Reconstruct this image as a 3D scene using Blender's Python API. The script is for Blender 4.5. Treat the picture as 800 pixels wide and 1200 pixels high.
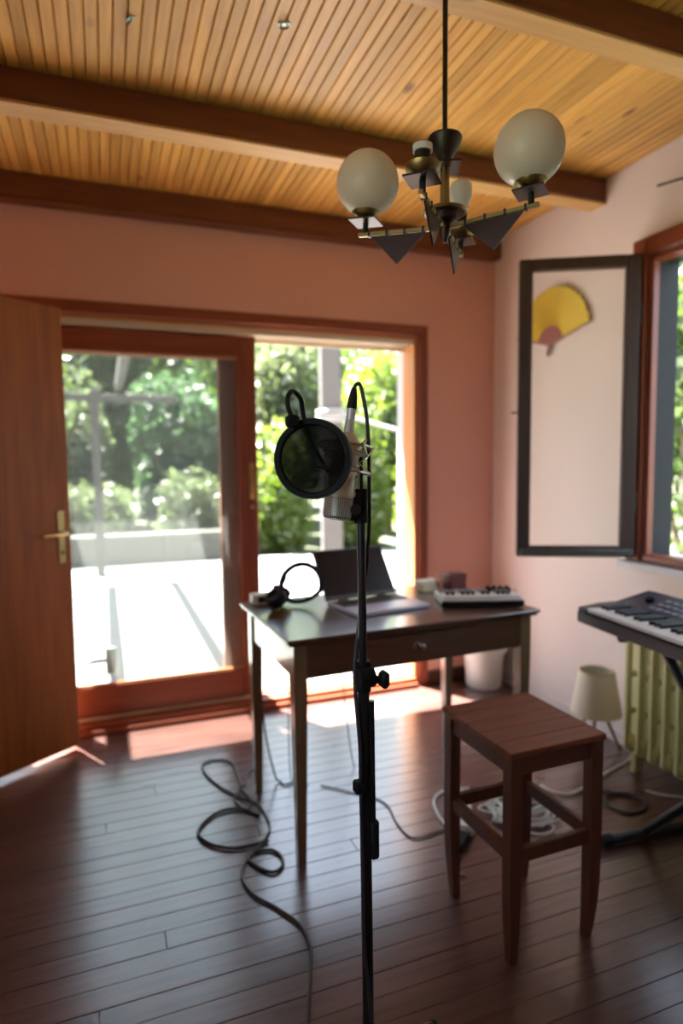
import bpy, bmesh, math, random
import numpy as np
from mathutils import Vector, Matrix, Euler
random.seed(7); rng = np.random.default_rng(7)
for o in list(bpy.data.objects): bpy.data.objects.remove(o)
scene = bpy.context.scene
COL = scene.collection
V = Vector
PI = math.pi
def rad(a): return math.radians(a)

# ------------------------------------------------------------------ camera
CAM_H = 1.35
cd = bpy.data.cameras.new('camera'); cam = bpy.data.objects.new('camera', cd); COL.objects.link(cam)
yaw, pit, roll = rad(20.65), rad(-4.5), rad(-0.58)
fwd = V((math.sin(yaw)*math.cos(pit), math.cos(yaw)*math.cos(pit), math.sin(pit)))
rgt = V((math.cos(yaw), -math.sin(yaw), 0)); up = rgt.cross(fwd)
r2 = math.cos(roll)*rgt + math.sin(roll)*up; u2 = -math.sin(roll)*rgt + math.cos(roll)*up
cam.matrix_world = Matrix(((r2.x, u2.x, -fwd.x, 0), (r2.y, u2.y, -fwd.y, 0), (r2.z, u2.z, -fwd.z, CAM_H), (0, 0, 0, 1)))
cd.sensor_fit = 'HORIZONTAL'; cd.sensor_width = 24.0; cd.lens = 24.0*735/800
cd.clip_start = 0.05; cd.clip_end = 200
cd.dof.use_dof = True; cd.dof.focus_distance = 1.15; cd.dof.aperture_fstop = 1.8
scene.camera = cam

# ------------------------------------------------------------------ world, sun, exposure
w = bpy.data.worlds.new('sky'); scene.world = w; w.use_nodes = True
bg = w.node_tree.nodes['Background']; bg.inputs[0].default_value = (0.66, 0.80, 1.0, 1); bg.inputs[1].default_value = 2.3
sd = bpy.data.lights.new('sun', 'SUN'); sun = bpy.data.objects.new('sun', sd); COL.objects.link(sun)
sd.energy = 60.0; sd.angle = rad(0.6); sd.color = (1.0, 0.96, 0.90)
SUN = V((0.54, -1.0, -2.5)).normalized()
sun.rotation_euler = SUN.to_track_quat('-Z', 'Y').to_euler(); sun.location = (-3, 8, 9)
vs = scene.view_settings
vs.view_transform = 'Standard'; vs.look = 'None'; vs.gamma = 1.0; vs.use_curve_mapping = False; vs.exposure = 1.08

# ------------------------------------------------------------------ helpers
class MB:
    def __init__(s): s.v = []; s.f = []
    def add(s, vs_, fs_, mat=None):
        n = len(s.v)
        for p in vs_:
            p = V(p); s.v.append(tuple(mat @ p) if mat else tuple(p))
        for f in fs_: s.f.append(tuple(i+n for i in f))
        return s
    def box(s, x0, x1, y0, y1, z0, z1, mat=None, c=0.0):
        if c <= 0:
            return s.add([(x0,y0,z0),(x1,y0,z0),(x1,y1,z0),(x0,y1,z0),(x0,y0,z1),(x1,y0,z1),(x1,y1,z1),(x0,y1,z1)],
                  [(0,3,2,1),(4,5,6,7),(0,1,5,4),(1,2,6,5),(2,3,7,6),(3,0,4,7)], mat)
        bm = bmesh.new(); m = bmesh.ops.create_cube(bm, size=1)
        for q in bm.verts: q.co = V(((x0+x1)/2+q.co.x*(x1-x0), (y0+y1)/2+q.co.y*(y1-y0), (z0+z1)/2+q.co.z*(z1-z0)))
        bmesh.ops.bevel(bm, geom=bm.edges[:], offset=c, segments=1, affect='EDGES', profile=.5)
        bm.verts.index_update()
        s.add([q.co.copy() for q in bm.verts], [[q.index for q in f.verts] for f in bm.faces], mat); bm.free()
        return s
    def cyl(s, p0, p1, r0, r1=None, n=16, caps=True):
        p0, p1 = V(p0), V(p1); r1 = r0 if r1 is None else r1
        d = (p1-p0).normalized(); a = d.orthogonal().normalized(); b = d.cross(a)
        vs_ = []
        for p, r in ((p0, r0), (p1, r1)):
            for i in range(n):
                t = 2*PI*i/n; vs_.append(p + (a*math.cos(t)+b*math.sin(t))*r)
        fs = [(i, (i+1) % n, n+(i+1) % n, n+i) for i in range(n)]
        if caps: fs += [tuple(range(n-1, -1, -1)), tuple(range(n, 2*n))]
        return s.add(vs_, fs)
    def lathe(s, prof, n=24, mat=None, caps=True):   # prof: list of (r, z)
        vs_, fs = [], []
        for r, z in prof:
            for i in range(n):
                t = 2*PI*i/n; vs_.append((max(r, 1e-5)*math.cos(t), max(r, 1e-5)*math.sin(t), z))
        for k in range(len(prof)-1):
            for i in range(n):
                j = (i+1) % n; fs.append((k*n+i, k*n+j, (k+1)*n+j, (k+1)*n+i))
        if caps: fs += [tuple(range(n-1, -1, -1)), tuple(range((len(prof)-1)*n, len(prof)*n))]
        return s.add(vs_, fs, mat)
    def tube(s, pts, r, n=8, closed=False):
        pts = [V(p) for p in pts]; m = len(pts); vs_, fs = [], []
        t0 = (pts[1]-pts[0]).normalized(); a = t0.orthogonal().normalized()
        for i, p in enumerate(pts):
            q0 = pts[i-1] if (i > 0 or closed) else p; q1 = pts[(i+1) % m] if (i < m-1 or closed) else p
            t = (q1-q0).normalized() if (q1-q0).length > 1e-9 else t0
            a = (a - t*a.dot(t)); a = a.normalized() if a.length > 1e-6 else t.orthogonal().normalized()
            b = t.cross(a); rr = r[i] if isinstance(r, (list, tuple)) else r
            for k in range(n):
                g = 2*PI*k/n; vs_.append(p + (a*math.cos(g)+b*math.sin(g))*rr)
        for i in range(m if closed else m-1):
            for k in range(n):
                j = (k+1) % n; i2 = (i+1) % m
                fs.append((i*n+k, i*n+j, i2*n+j, i2*n+k))
        if not closed: fs += [tuple(range(n-1, -1, -1)), tuple(range((m-1)*n, m*n))]
        return s.add(vs_, fs)
    def sphere(s, c, rx, ry=None, rz=None, nu=20, nv=12, mat=None):
        ry = ry or rx; rz = rz or rx; prof = []
        vs_, fs = [], []
        for k in range(nv+1):
            ph = -PI/2 + PI*k/nv
            for i in range(nu):
                t = 2*PI*i/nu; cr = max(math.cos(ph), 1e-4)
                vs_.append((c[0]+rx*cr*math.cos(t), c[1]+ry*cr*math.sin(t), c[2]+rz*math.sin(ph)))
        for k in range(nv):
            for i in range(nu):
                j = (i+1) % nu; fs.append((k*nu+i, k*nu+j, (k+1)*nu+j, (k+1)*nu+i))
        return s.add(vs_, fs, mat)
    def prism(s, poly, h0, h1, mat=None):    # poly in local xy, extruded in z
        n = len(poly)
        vs_ = [(x, y, h0) for x, y in poly] + [(x, y, h1) for x, y in poly]
        fs = [tuple(range(n-1, -1, -1)), tuple(range(n, 2*n))] + [(i, (i+1) % n, n+(i+1) % n, n+i) for i in range(n)]
        return s.add(vs_, fs, mat)
    def mesh(s, name, mat, smooth=True, angle=40):
        me = bpy.data.meshes.new(name); me.from_pydata(s.v, [], s.f); me.materials.append(M[mat]); me.update()
        bm = bmesh.new(); bm.from_mesh(me); bmesh.ops.recalc_face_normals(bm, faces=bm.faces[:]); bm.to_mesh(me); bm.free()
        if smooth:
            me.polygons.foreach_set('use_smooth', [True]*len(me.polygons)); me.set_sharp_from_angle(angle=rad(angle))
        return me
    def build(s, name, mat, parent=None, label=None, smooth=True, angle=40):
        o = bpy.data.objects.new(name, s.mesh(name, mat, smooth, angle)); COL.objects.link(o)
        if parent: o.parent = parent
        if label: o['label'] = label
        return o
def link(name, me, parent=None, loc=(0,0,0), rot=(0,0,0), scale=None):
    o = bpy.data.objects.new(name, me); COL.objects.link(o); o.parent = parent; o.location = loc; o.rotation_euler = rot
    if scale: o.scale = scale
    return o
def tag(o, label, cat, group=None, kind=None):
    o['label'] = label; o['category'] = cat
    if group: o['group'] = group
    if kind: o['kind'] = kind
    return o
def thing(name, label, cat, loc=(0,0,0), rotz=0.0, group=None, kind=None):
    o = bpy.data.objects.new(name, None); COL.objects.link(o); o.location = loc; o.rotation_euler = (0,0,rotz); o.empty_display_size = .05
    return tag(o, label, cat, group, kind)
def struct(o, label, cat): return tag(o, label, cat, kind='structure')
def spline(pts, k=8, closed=False):
    pts = [V(p) for p in pts]; n = len(pts); out = []
    rngi = range(n) if closed else range(n-1)
    for i in rngi:
        if closed: p0, p1, p2, p3 = pts[i-1], pts[i], pts[(i+1) % n], pts[(i+2) % n]
        else: p0, p1, p2, p3 = pts[max(i-1,0)], pts[i], pts[i+1], pts[min(i+2,n-1)]
        for j in range(k):
            t = j/k
            out.append(0.5*((2*p1)+(-p0+p2)*t+(2*p0-5*p1+4*p2-p3)*t*t+(-p0+3*p1-3*p2+p3)*t**3))
    if not closed: out.append(pts[-1])
    return out

# ------------------------------------------------------------------ materials
M = {}
def newmat(name):
    m = bpy.data.materials.new(name); m.use_nodes = True; M[name] = m
    nt = m.node_tree; return m, nt, nt.nodes['Principled BSDF']
def plain(name, col, rough=.5, metal=0.0, spec=.5, bump=0.0, bscale=60, var=0.0, vscale=8, coat=0.0, sheen=0.0):
    m, nt, p = newmat(name); N, L = nt.nodes, nt.links
    p.inputs['Base Color'].default_value = (*col, 1); p.inputs['Roughness'].default_value = rough
    p.inputs['Metallic'].default_value = metal; p.inputs['Specular IOR Level'].default_value = spec; p.inputs['Coat Weight'].default_value = coat
    p.inputs['Sheen Weight'].default_value = sheen
    tc = N.new('ShaderNodeTexCoord')
    if var > 0:
        nz = N.new('ShaderNodeTexNoise'); nz.inputs['Scale'].default_value = vscale; nz.inputs['Detail'].default_value = 5
        L.new(tc.outputs['Object'], nz.inputs['Vector'])
        mx = N.new('ShaderNodeMix'); mx.data_type = 'RGBA'
        mx.inputs['A'].default_value = (*[c*(1-var) for c in col], 1); mx.inputs['B'].default_value = (*[min(1, c*(1+var)) for c in col], 1)
        L.new(nz.outputs['Fac'], mx.inputs['Factor']); L.new(mx.outputs['Result'], p.inputs['Base Color'])
    if bump > 0:
        nb = N.new('ShaderNodeTexNoise'); nb.inputs['Scale'].default_value = bscale; nb.inputs['Detail'].default_value = 4
        L.new(tc.outputs['Object'], nb.inputs['Vector'])
        b = N.new('ShaderNodeBump'); b.inputs['Strength'].default_value = bump; b.inputs['Distance'].default_value = .004
        L.new(nb.outputs['Fac'], b.inputs['Height']); L.new(b.outputs['Normal'], p.inputs['Normal'])
    return m
def wood(name, c1, c2, axis='X', scale=1.0, rough=.4, knots=0.0, knotcol=None, coat=0.0, coat_rough=.22, coat_ior=1.5, tone=0.0, stretch=14.0, bump=.15, spec=.5):
    """c1/c2 light and dark grain, axis = grain direction, tone = per-piece brightness spread"""
    m, nt, p = newmat(name); N, L = nt.nodes, nt.links
    tc = N.new('ShaderNodeTexCoord'); oi = N.new('ShaderNodeObjectInfo')
    off = N.new('ShaderNodeVectorMath'); off.operation = 'SCALE'; off.inputs[0].default_value = (37.0, 19.0, 53.0); L.new(oi.outputs['Random'], off.inputs['Scale'])
    ad = N.new('ShaderNodeVectorMath'); ad.operation = 'ADD'; L.new(tc.outputs['Object'], ad.inputs[0]); L.new(off.outputs[0], ad.inputs[1])
    mp = N.new('ShaderNodeMapping'); s = [stretch*scale]*3; s['XYZ'.index(axis)] = scale; mp.inputs['Scale'].default_value = s
    L.new(ad.outputs[0], mp.inputs['Vector'])
    nz = N.new('ShaderNodeTexNoise'); nz.inputs['Scale'].default_value = 3.0; nz.inputs['Detail'].default_value = 6; nz.inputs['Distortion'].default_value = .6
    L.new(mp.outputs[0], nz.inputs['Vector'])
    cr = N.new('ShaderNodeValToRGB'); cr.color_ramp.elements[0].position = .32; cr.color_ramp.elements[1].position = .68
    cr.color_ramp.elements[0].color = (*c2, 1); cr.color_ramp.elements[1].color = (*c1, 1)
    L.new(nz.outputs['Fac'], cr.inputs['Fac']); out = cr.outputs['Color']
    if knots > 0:
        mk = N.new('ShaderNodeMapping'); sk = [knots*2.2]*3; sk['XYZ'.index(axis)] = knots; sk[2 if axis != 'Z' else 1] = 0.02; mk.inputs['Scale'].default_value = sk
        L.new(ad.outputs[0], mk.inputs['Vector'])
        vo = N.new('ShaderNodeTexVoronoi'); vo.inputs['Scale'].default_value = 1.0; L.new(mk.outputs[0], vo.inputs['Vector'])
        kr = N.new('ShaderNodeValToRGB'); kr.color_ramp.elements[0].position = .035; kr.color_ramp.elements[1].position = .12
        kr.color_ramp.elements[0].color = (1,1,1,1); kr.color_ramp.elements[1].color = (0,0,0,1); L.new(vo.outputs['Distance'], kr.inputs['Fac'])
        mx = N.new('ShaderNodeMix'); mx.data_type = 'RGBA'; L.new(kr.outputs['Color'], mx.inputs['Factor']); L.new(out, mx.inputs['A'])
        mx.inputs['B'].default_value = (*(knotcol or [c*.3 for c in c2]), 1); out = mx.outputs['Result']
    if tone > 0:
        mr = N.new('ShaderNodeMapRange'); mr.inputs['To Min'].default_value = 1-tone; mr.inputs['To Max'].default_value = 1+tone; L.new(oi.outputs['Random'], mr.inputs['Value'])
        hs = N.new('ShaderNodeHueSaturation'); L.new(mr.outputs[0], hs.inputs['Value']); L.new(out, hs.inputs['Color']); out = hs.outputs['Color']
    L.new(out, p.inputs['Base Color'])
    rr = N.new('ShaderNodeMapRange'); rr.inputs['To Min'].default_value = rough*.8; rr.inputs['To Max'].default_value = min(1, rough*1.25)
    L.new(nz.outputs['Fac'], rr.inputs['Value']); L.new(rr.outputs[0], p.inputs['Roughness'])
    p.inputs['Coat Weight'].default_value = coat; p.inputs['Coat IOR'].default_value = coat_ior; p.inputs['Coat Roughness'].default_value = coat_rough; p.inputs['Specular IOR Level'].default_value = spec
    if bump > 0:
        b = N.new('ShaderNodeBump'); b.inputs['Strength'].default_value = bump; b.inputs['Distance'].default_value = .002
        L.new(nz.outputs['Fac'], b.inputs['Height']); L.new(b.outputs['Normal'], p.inputs['Normal'])
    return m
def glass(name, haze=.02, hazecol=(.9,.95,.95), tint=(.97,.99,.98)):
    m, nt, p = newmat(name); N, L = nt.nodes, nt.links; N.remove(p); out = N['Material Output']
    tr = N.new('ShaderNodeBsdfTransparent'); tr.inputs[0].default_value = (*tint, 1)
    gl = N.new('ShaderNodeBsdfGlossy'); gl.inputs['Roughness'].default_value = .02
    fr = N.new('ShaderNodeFresnel'); fr.inputs['IOR'].default_value = 1.45
    df = N.new('ShaderNodeBsdfDiffuse'); df.inputs[0].default_value = (*hazecol, 1)
    tl = N.new('ShaderNodeBsdfTranslucent'); tl.inputs[0].default_value = (*hazecol, 1)
    m0 = N.new('ShaderNodeMixShader'); m0.inputs[0].default_value = .6; L.new(df.outputs[0], m0.inputs[1]); L.new(tl.outputs[0], m0.inputs[2])
    m1 = N.new('ShaderNodeMixShader'); m1.inputs[0].default_value = haze; L.new(tr.outputs[0], m1.inputs[1]); L.new(m0.outputs[0], m1.inputs[2])
    ge = N.new('ShaderNodeNewGeometry'); inv = N.new('ShaderNodeMath'); inv.operation = 'SUBTRACT'; inv.inputs[0].default_value = 1; L.new(ge.outputs['Backfacing'], inv.inputs[1])
    mu = N.new('ShaderNodeMath'); mu.operation = 'MULTIPLY'; L.new(fr.outputs[0], mu.inputs[0]); L.new(inv.outputs[0], mu.inputs[1])
    m2 = N.new('ShaderNodeMixShader'); L.new(mu.outputs[0], m2.inputs[0]); L.new(m1.outputs[0], m2.inputs[1]); L.new(gl.outputs[0], m2.inputs[2])
    L.new(m2.outputs[0], out.inputs['Surface']); return m
def leafmat(name, c1, c2):
    m, nt, p = newmat(name); N, L = nt.nodes, nt.links; N.remove(p); out = N['Material Output']
    tc = N.new('ShaderNodeTexCoord'); nz = N.new('ShaderNodeTexNoise'); nz.inputs['Scale'].default_value = 3.5; nz.inputs['Detail'].default_value = 8
    nz.inputs['Roughness'].default_value = .75
    L.new(tc.outputs['Object'], nz.inputs['Vector'])
    cr = N.new('ShaderNodeValToRGB'); cr.color_ramp.elements[0].position = .35; cr.color_ramp.elements[1].position = .65
    cr.color_ramp.elements[0].color = (*c1, 1); cr.color_ramp.elements[1].color = (*c2, 1); L.new(nz.outputs['Fac'], cr.inputs['Fac'])
    d = N.new('ShaderNodeBsdfDiffuse'); t = N.new('ShaderNodeBsdfTranslucent'); L.new(cr.outputs[0], d.inputs[0]); L.new(cr.outputs[0], t.inputs[0])
    g = N.new('ShaderNodeBsdfGlossy'); g.inputs['Roughness'].default_value = .45; g.inputs[0].default_value = (1,1,1,1)
    a = N.new('ShaderNodeMixShader'); a.inputs[0].default_value = .72; L.new(d.outputs[0], a.inputs[1]); L.new(t.outputs[0], a.inputs[2])
    b = N.new('ShaderNodeMixShader'); b.inputs[0].default_value = .05; L.new(a.outputs[0], b.inputs[1]); L.new(g.outputs[0], b.inputs[2])
    L.new(b.outputs[0], out.inputs['Surface']); return m

plain('pink_plaster', (.75,.415,.345), .85, bump=.25, bscale=25, var=.06, vscale=3)
plain('pale_plaster', (.80,.69,.64), .85, bump=.25, bscale=25, var=.05, vscale=3)
plain('white_plaster', (.42,.42,.42), .85, bump=.2, bscale=30, var=.04)
wood('ceiling_pine', (.70,.385,.090), (.52,.255,.048), 'Y', 1.0, .45, knots=2.6, knotcol=(.16,.06,.018), tone=.17, bump=.05)
wood('beam_wood_lit', (.64,.38,.14), (.52,.29,.095), 'X', .8, .45, knots=1.9, knotcol=(.14,.06,.02), bump=.05)  # paler copy of the beam wood: terrace bounce light painted on the undersides
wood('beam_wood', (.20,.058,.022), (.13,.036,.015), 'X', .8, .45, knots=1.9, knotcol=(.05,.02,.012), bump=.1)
wood('floor_wood', (.112,.045,.034), (.062,.024,.020), 'X', 1.0, .30, knots=1.6, knotcol=(.02,.01,.008), tone=.16, coat=1.0, coat_rough=.24, coat_ior=1.7, bump=.2)
wood('door_veneer', (.31,.105,.026), (.22,.068,.017), 'Z', .7, .5, coat=.0, bump=.05, spec=.3)
wood('mahogany_x', (.27,.058,.020), (.18,.036,.014), 'X', 1.0, .42, bump=.08)
wood('mahogany_z', (.27,.058,.020), (.18,.036,.014), 'Z', 1.0, .42, bump=.08)
wood('jamb_wood', (.50,.21,.065), (.38,.145,.042), 'Z', 1.0, .42, bump=.08)
wood('jamb_wood_x', (.50,.21,.065), (.38,.145,.042), 'X', 1.0, .42, bump=.08)
wood('outer_sash_wood', (.33,.12,.05), (.25,.085,.035), 'Z', 1.0, .5, bump=.08)
wood('table_wood', (.115,.045,.022), (.065,.026,.014), 'X', 1.0, .30, coat=1.0, coat_rough=.16, bump=.04)
wood('table_leg_wood', (.215,.128,.070), (.155,.090,.048), 'Z', 1.0, .30, coat=1.0, coat_rough=.10, bump=.02)  # lighter than table_wood: light from the left is put into this colour
wood('stool_wood', (.22,.070,.032), (.14,.042,.020), 'X', 1.0, .45, coat=.0, spec=.3, bump=.1)
wood('stool_leg_wood', (.125,.040,.020), (.080,.025,.014), 'Z', 1.0, .42, coat=.05, bump=.1)
wood('dark_sash', (.060,.032,.025), (.035,.019,.016), 'Z', 1.0, .5, bump=.1)
wood('lamp_leg_wood', (.40,.20,.09), (.30,.14,.06), 'Z', 1.0, .5)
wood('baseboard_wood', (.09,.035,.02), (.06,.022,.014), 'X', 1.0, .45)
plain('track_metal', (.66,.58,.45), .4, .3)
plain('brass', (.62,.45,.16), .3, 1.0, var=.15, vscale=40)
plain('aged_brass', (.35,.27,.11), .38, 1.0, var=.3, vscale=40)
plain('bronze_dark', (.042,.036,.028), .38, .6, var=.3, vscale=30)
plain('bronze_plate', (.055,.030,.026), .35, .5)
plain('steel_grey', (.36,.42,.40), .4, .6)
plain('black_metal', (.012,.012,.014), .38, .3)
plain('black_plastic', (.010,.010,.011), .6, spec=.15)
plain('black_rubber', (.014,.014,.015), .7, spec=.3)
plain('cable_dark', (.030,.030,.036), .5)
plain('cable_white', (.72,.71,.66), .5)
plain('cable_pink', (.50,.20,.14), .5)
plain('silver', (.62,.60,.55), .3, 1.0, var=.06, vscale=60)
plain('silver_light', (.74,.73,.70), .34, .25)
plain('laptop_grey', (.50,.49,.57), .35, .35)
plain('laptop_keys', (.06,.058,.075), .5)
plain('screen_black', (.022,.014,.013), .25, spec=.25)
plain('white_plastic', (.78,.77,.72), .4)
plain('cream_plastic', (.70,.66,.52), .45)
plain('white_key', (.80,.79,.76), .3)
plain('black_key', (.02,.02,.024), .3)
plain('keyboard_body', (.022,.022,.030), .35)
plain('keyboard_panel', (.035,.036,.058), .3)
plain('button_grey', (.28,.29,.36), .4)
plain('knob_purple', (.10,.085,.15), .45)
plain('radiator_paint', (.60,.57,.27), .38, var=.05)
plain('opal_glass', (.82,.73,.58), .25, spec=.35)
plain('bulb_glass', (.80,.80,.74), .2)
plain('fan_paper', (.76,.54,.05), .7, var=.12, vscale=12)
plain('fan_stick', (.36,.12,.10), .5)
plain('lamp_shade_cloth', (.74,.69,.54), .85, bump=.3, bscale=300)
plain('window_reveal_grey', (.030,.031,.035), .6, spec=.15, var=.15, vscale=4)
plain('weather_bar', (.09,.085,.072), .4)
plain('sill_stone', (.62,.62,.64), .5, var=.05)
plain('bin_white', (.78,.76,.70), .5, bump=.3, bscale=8)
plain('box_cream', (.66,.58,.36), .6)
plain('box_brown', (.14,.030,.028), .5)
plain('hall_dark', (.42,.33,.27), .9, var=.05)
plain('concrete', (.175,.173,.168), .9, bump=.3, bscale=14, var=.08, vscale=2)
plain('curb_concrete', (.10,.095,.085), .9, bump=.4, bscale=14, var=.12, vscale=3)
plain('post_concrete', (.085,.08,.074), .85, var=.08, vscale=4)
plain('rope_white', (.26,.255,.24), .8)
plain('pergola_wood', (.065,.06,.055), .8, var=.15, vscale=5)
plain('grass_ground', (.060,.068,.034), .95, bump=.5, bscale=30, var=.35, vscale=4)
plain('roof_board', (.45,.36,.26), .8)
plain('bark', (.14,.10,.07), .9, var=.3, vscale=10)
plain('mesh_black', (.010,.012,.010), .6)
glass('clear_glass', .012)
glass('dusty_glass', .024, (.92,.95,.90), (.74,.75,.74))
leafmat('leaf_bright', (.075,.135,.008), (.150,.205,.020))
leafmat('leaf_mid', (.042,.092,.012), (.095,.150,.024))
leafmat('leaf_pale', (.065,.100,.030), (.145,.170,.078))  # pale leaf green, whitened further to carry the haze of the pane
leafmat('leaf_dark', (.032,.078,.028), (.075,.130,.050))
leafmat('petal_pale', (.12,.09,.08), (.14,.13,.11))
# pop filter nylon: woven cloth with holes, half see-through
m, nt, p = newmat('nylon_mesh'); N, L = nt.nodes, nt.links
tr = N.new('ShaderNodeBsdfTransparent'); mxs = N.new('ShaderNodeMixShader'); mxs.inputs[0].default_value = .86
p.inputs['Base Color'].default_value = (.004,.005,.004,1); p.inputs['Roughness'].default_value = .8; p.inputs['Specular IOR Level'].default_value = .08
L.new(tr.outputs[0], mxs.inputs[1]); L.new(p.outputs[0], mxs.inputs[2]); L.new(mxs.outputs[0], N['Material Output'].inputs['Surface'])
# perforated grille of the microphone
m, nt, p = newmat('grille_mesh'); N, L = nt.nodes, nt.links
p.inputs['Base Color'].default_value = (.60,.58,.53,1); p.inputs['Metallic'].default_value = .5; p.inputs['Roughness'].default_value = .4

# ================================================================== ROOM SHELL
XL, XR, YB, YF, ZC = -.83, 2.26, 3.32, -1.95, 2.668
BEAM_Z = 2.552
# floor
fl = MB().box(XL-.02, XR+.02, YF-.02, YB+.02, -.08, -.022).build('floor', 'hall_dark')
struct(fl, 'dark reddish brown varnished plank floor', 'floor')
PW = .072; ny = int((YB-YF)/PW)+1
plank_meshes = {}
for i in range(ny):
    y0 = YF + i*PW; y1 = min(y0+PW, YB)
    if y1-y0 < .01: continue
    cuts = sorted([XL] + ([XL + .4 + random.random()*2.2] if i % 3 == 0 else []) + [XR])
    for a, b in zip(cuts[:-1], cuts[1:]):
        ln = round((b-a)/.02)*.02
        me = MB().box(-(b-a)/2+.0007, (b-a)/2-.0007, -(y1-y0)/2+.0006, (y1-y0)/2-.0006, -.02, 0, c=.0011).mesh('plank', 'floor_wood', smooth=False)
        o = link('plank', me, fl, ((a+b)/2, (y0+y1)/2, random.uniform(-.0006, .0004)))
# ceiling
ce = MB().box(XL-.1, XR+.1, YF-.1, YB+.2, ZC+.02, ZC+.10).build('ceiling', 'bronze_plate')
struct(ce, 'honey coloured pine board ceiling with heavy cross beams', 'ceiling')
BW = .0405; nb = int((XR-XL)/BW)+1
prof = [(-BW/2+.0007, .005), (-BW/2+.0040, 0), (BW/2-.0040, 0), (BW/2-.0007, .005), (BW/2-.0007, .018), (-BW/2+.0007, .018)]
Lb = YB-YF
bme = MB().add([(x, -Lb/2, z) for x, z in prof]+[(x, Lb/2, z) for x, z in prof],
   [tuple(range(6)), tuple(range(11, 5, -1))]+[(i, (i+1) % 6, 6+(i+1) % 6, 6+i) for i in range(6)]).mesh('ceiling_board', 'ceiling_pine', smooth=False)
for i in range(nb):
    x = XR - (i+.5)*BW
    link('ceiling_board', bme, ce, (x, (YB+YF)/2, ZC + random.uniform(-.0008, .0008)))
for y0, y1 in ((1.49, 1.57), (2.42, 2.52), (3.245, 3.34), (.55, .645), (-.4, -.305), (-1.35, -1.255)):
    x1 = XR+.02 if y0 != 3.245 else XR-.005
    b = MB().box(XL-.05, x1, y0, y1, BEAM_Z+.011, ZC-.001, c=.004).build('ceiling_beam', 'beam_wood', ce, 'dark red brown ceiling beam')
    if y0 < 3.2: MB().box(XL-.05, x1, y0, y1, BEAM_Z, BEAM_Z+.0108, c=.003).build('beam_underside', 'beam_wood_lit', b, 'beam underside coloured pale as if lit from below')
    else: MB().box(XL-.05, x1, y0, y1, BEAM_Z-.004, BEAM_Z+.0108, c=.003).build('beam_underside', 'beam_wood', b)
for x, y in ((.121, 2.055), (.556, 1.921)):
    hkc = thing('ceiling_clip', 'small grey metal clip nailed to the pine ceiling boards', 'clip', (x, y, ZC-.0015), random.uniform(0, 3), 'grey clips on the ceiling')
    MB().box(-.018, .018, -.007, .007, -.003, 0, c=.001).build('clip_plate', 'steel_grey', hkc); MB().tube(spline([(-.008, 0, -.003), (-.012, .004, -.014), (0, .006, -.019), (.012, .002, -.012), (.008, 0, -.003)], 4), .0025, 6).build('clip_loop', 'bronze_dark', hkc)
# walls
OX0, OX1, OH = -.70, 1.735, 2.08
WT = .25
wb = MB()
wb.box(XL-.25, OX0, YB, YB+WT, -.1, 2.75); wb.box(OX1, XR+.30, YB, YB+WT, -.1, 2.75); wb.box(OX0, OX1, YB, YB+WT, OH, 2.75)
struct(wb.build('wall_back', 'pink_plaster', smooth=False), 'salmon pink plaster wall around the sliding glass door', 'wall')
WY0, WY1, WZ0, WZ1 = 1.0, 2.155, .895, 2.235
wr = MB()
XT = XR+.158
wr.box(XR, XT, WY1, YB, -.1, 2.75); wr.box(XR, XT, YF-.2, WY0, -.1, 2.75); wr.box(XR, XT, WY0, WY1, -.1, WZ0); wr.box(XR, XT, WY0, WY1, WZ1, 2.75)
struct(wr.build('wall_right', 'pale_plaster', smooth=False), 'pale pinkish plaster wall with the open window', 'wall')
DY0, DY1, DH = 1.83, 2.70, 2.10
wl = MB()
LY0, LY1, LZ0, LZ1 = -.55, .75, .95, 2.2
wl.box(XL-.2, XL, DY1, YB, -.1, 2.75); wl.box(XL-.2, XL, LY1, DY0, -.1, 2.75); wl.box(XL-.2, XL, YF-.2, LY0, -.1, 2.75)
wl.box(XL-.2, XL, LY0, LY1, -.1, LZ0); wl.box(XL-.2, XL, LY0, LY1, LZ1, 2.75); wl.box(XL-.2, XL, DY0, DY1, DH, 2.75)
struct(wl.build('wall_left', 'pink_plaster', smooth=False), 'pink plaster wall with the inner doorway', 'wall')
# hall behind the inner doorway
hl = MB(); hl.box(XL-1.5, XL-.2, DY0-.6, DY1+.5, -.12, -.02); hl.box(XL-1.6, XL-1.5, DY0-.6, DY1+.5, -.12, 2.7)
hl.box(XL-1.6, XL-.2, DY1+.5, DY1+.6, -.12, 2.7); hl.box(XL-1.6, XL-.2, DY0-.7, DY0-.6, -.12, 2.7); hl.box(XL-1.6, XL-.2, DY0-.7, DY1+.6, 2.5, 2.6)
struct(hl.build('wall_hall', 'hall_dark', smooth=False), 'plain hallway beyond the inner doorway', 'wall')
# wall behind the camera
struct(MB().box(XL-.2, XR+.3, YF-.25, YF, -.1, 2.75).build('wall_front', 'pale_plaster', smooth=False), 'plain pale plaster wall opposite the glass door', 'wall')
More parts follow.
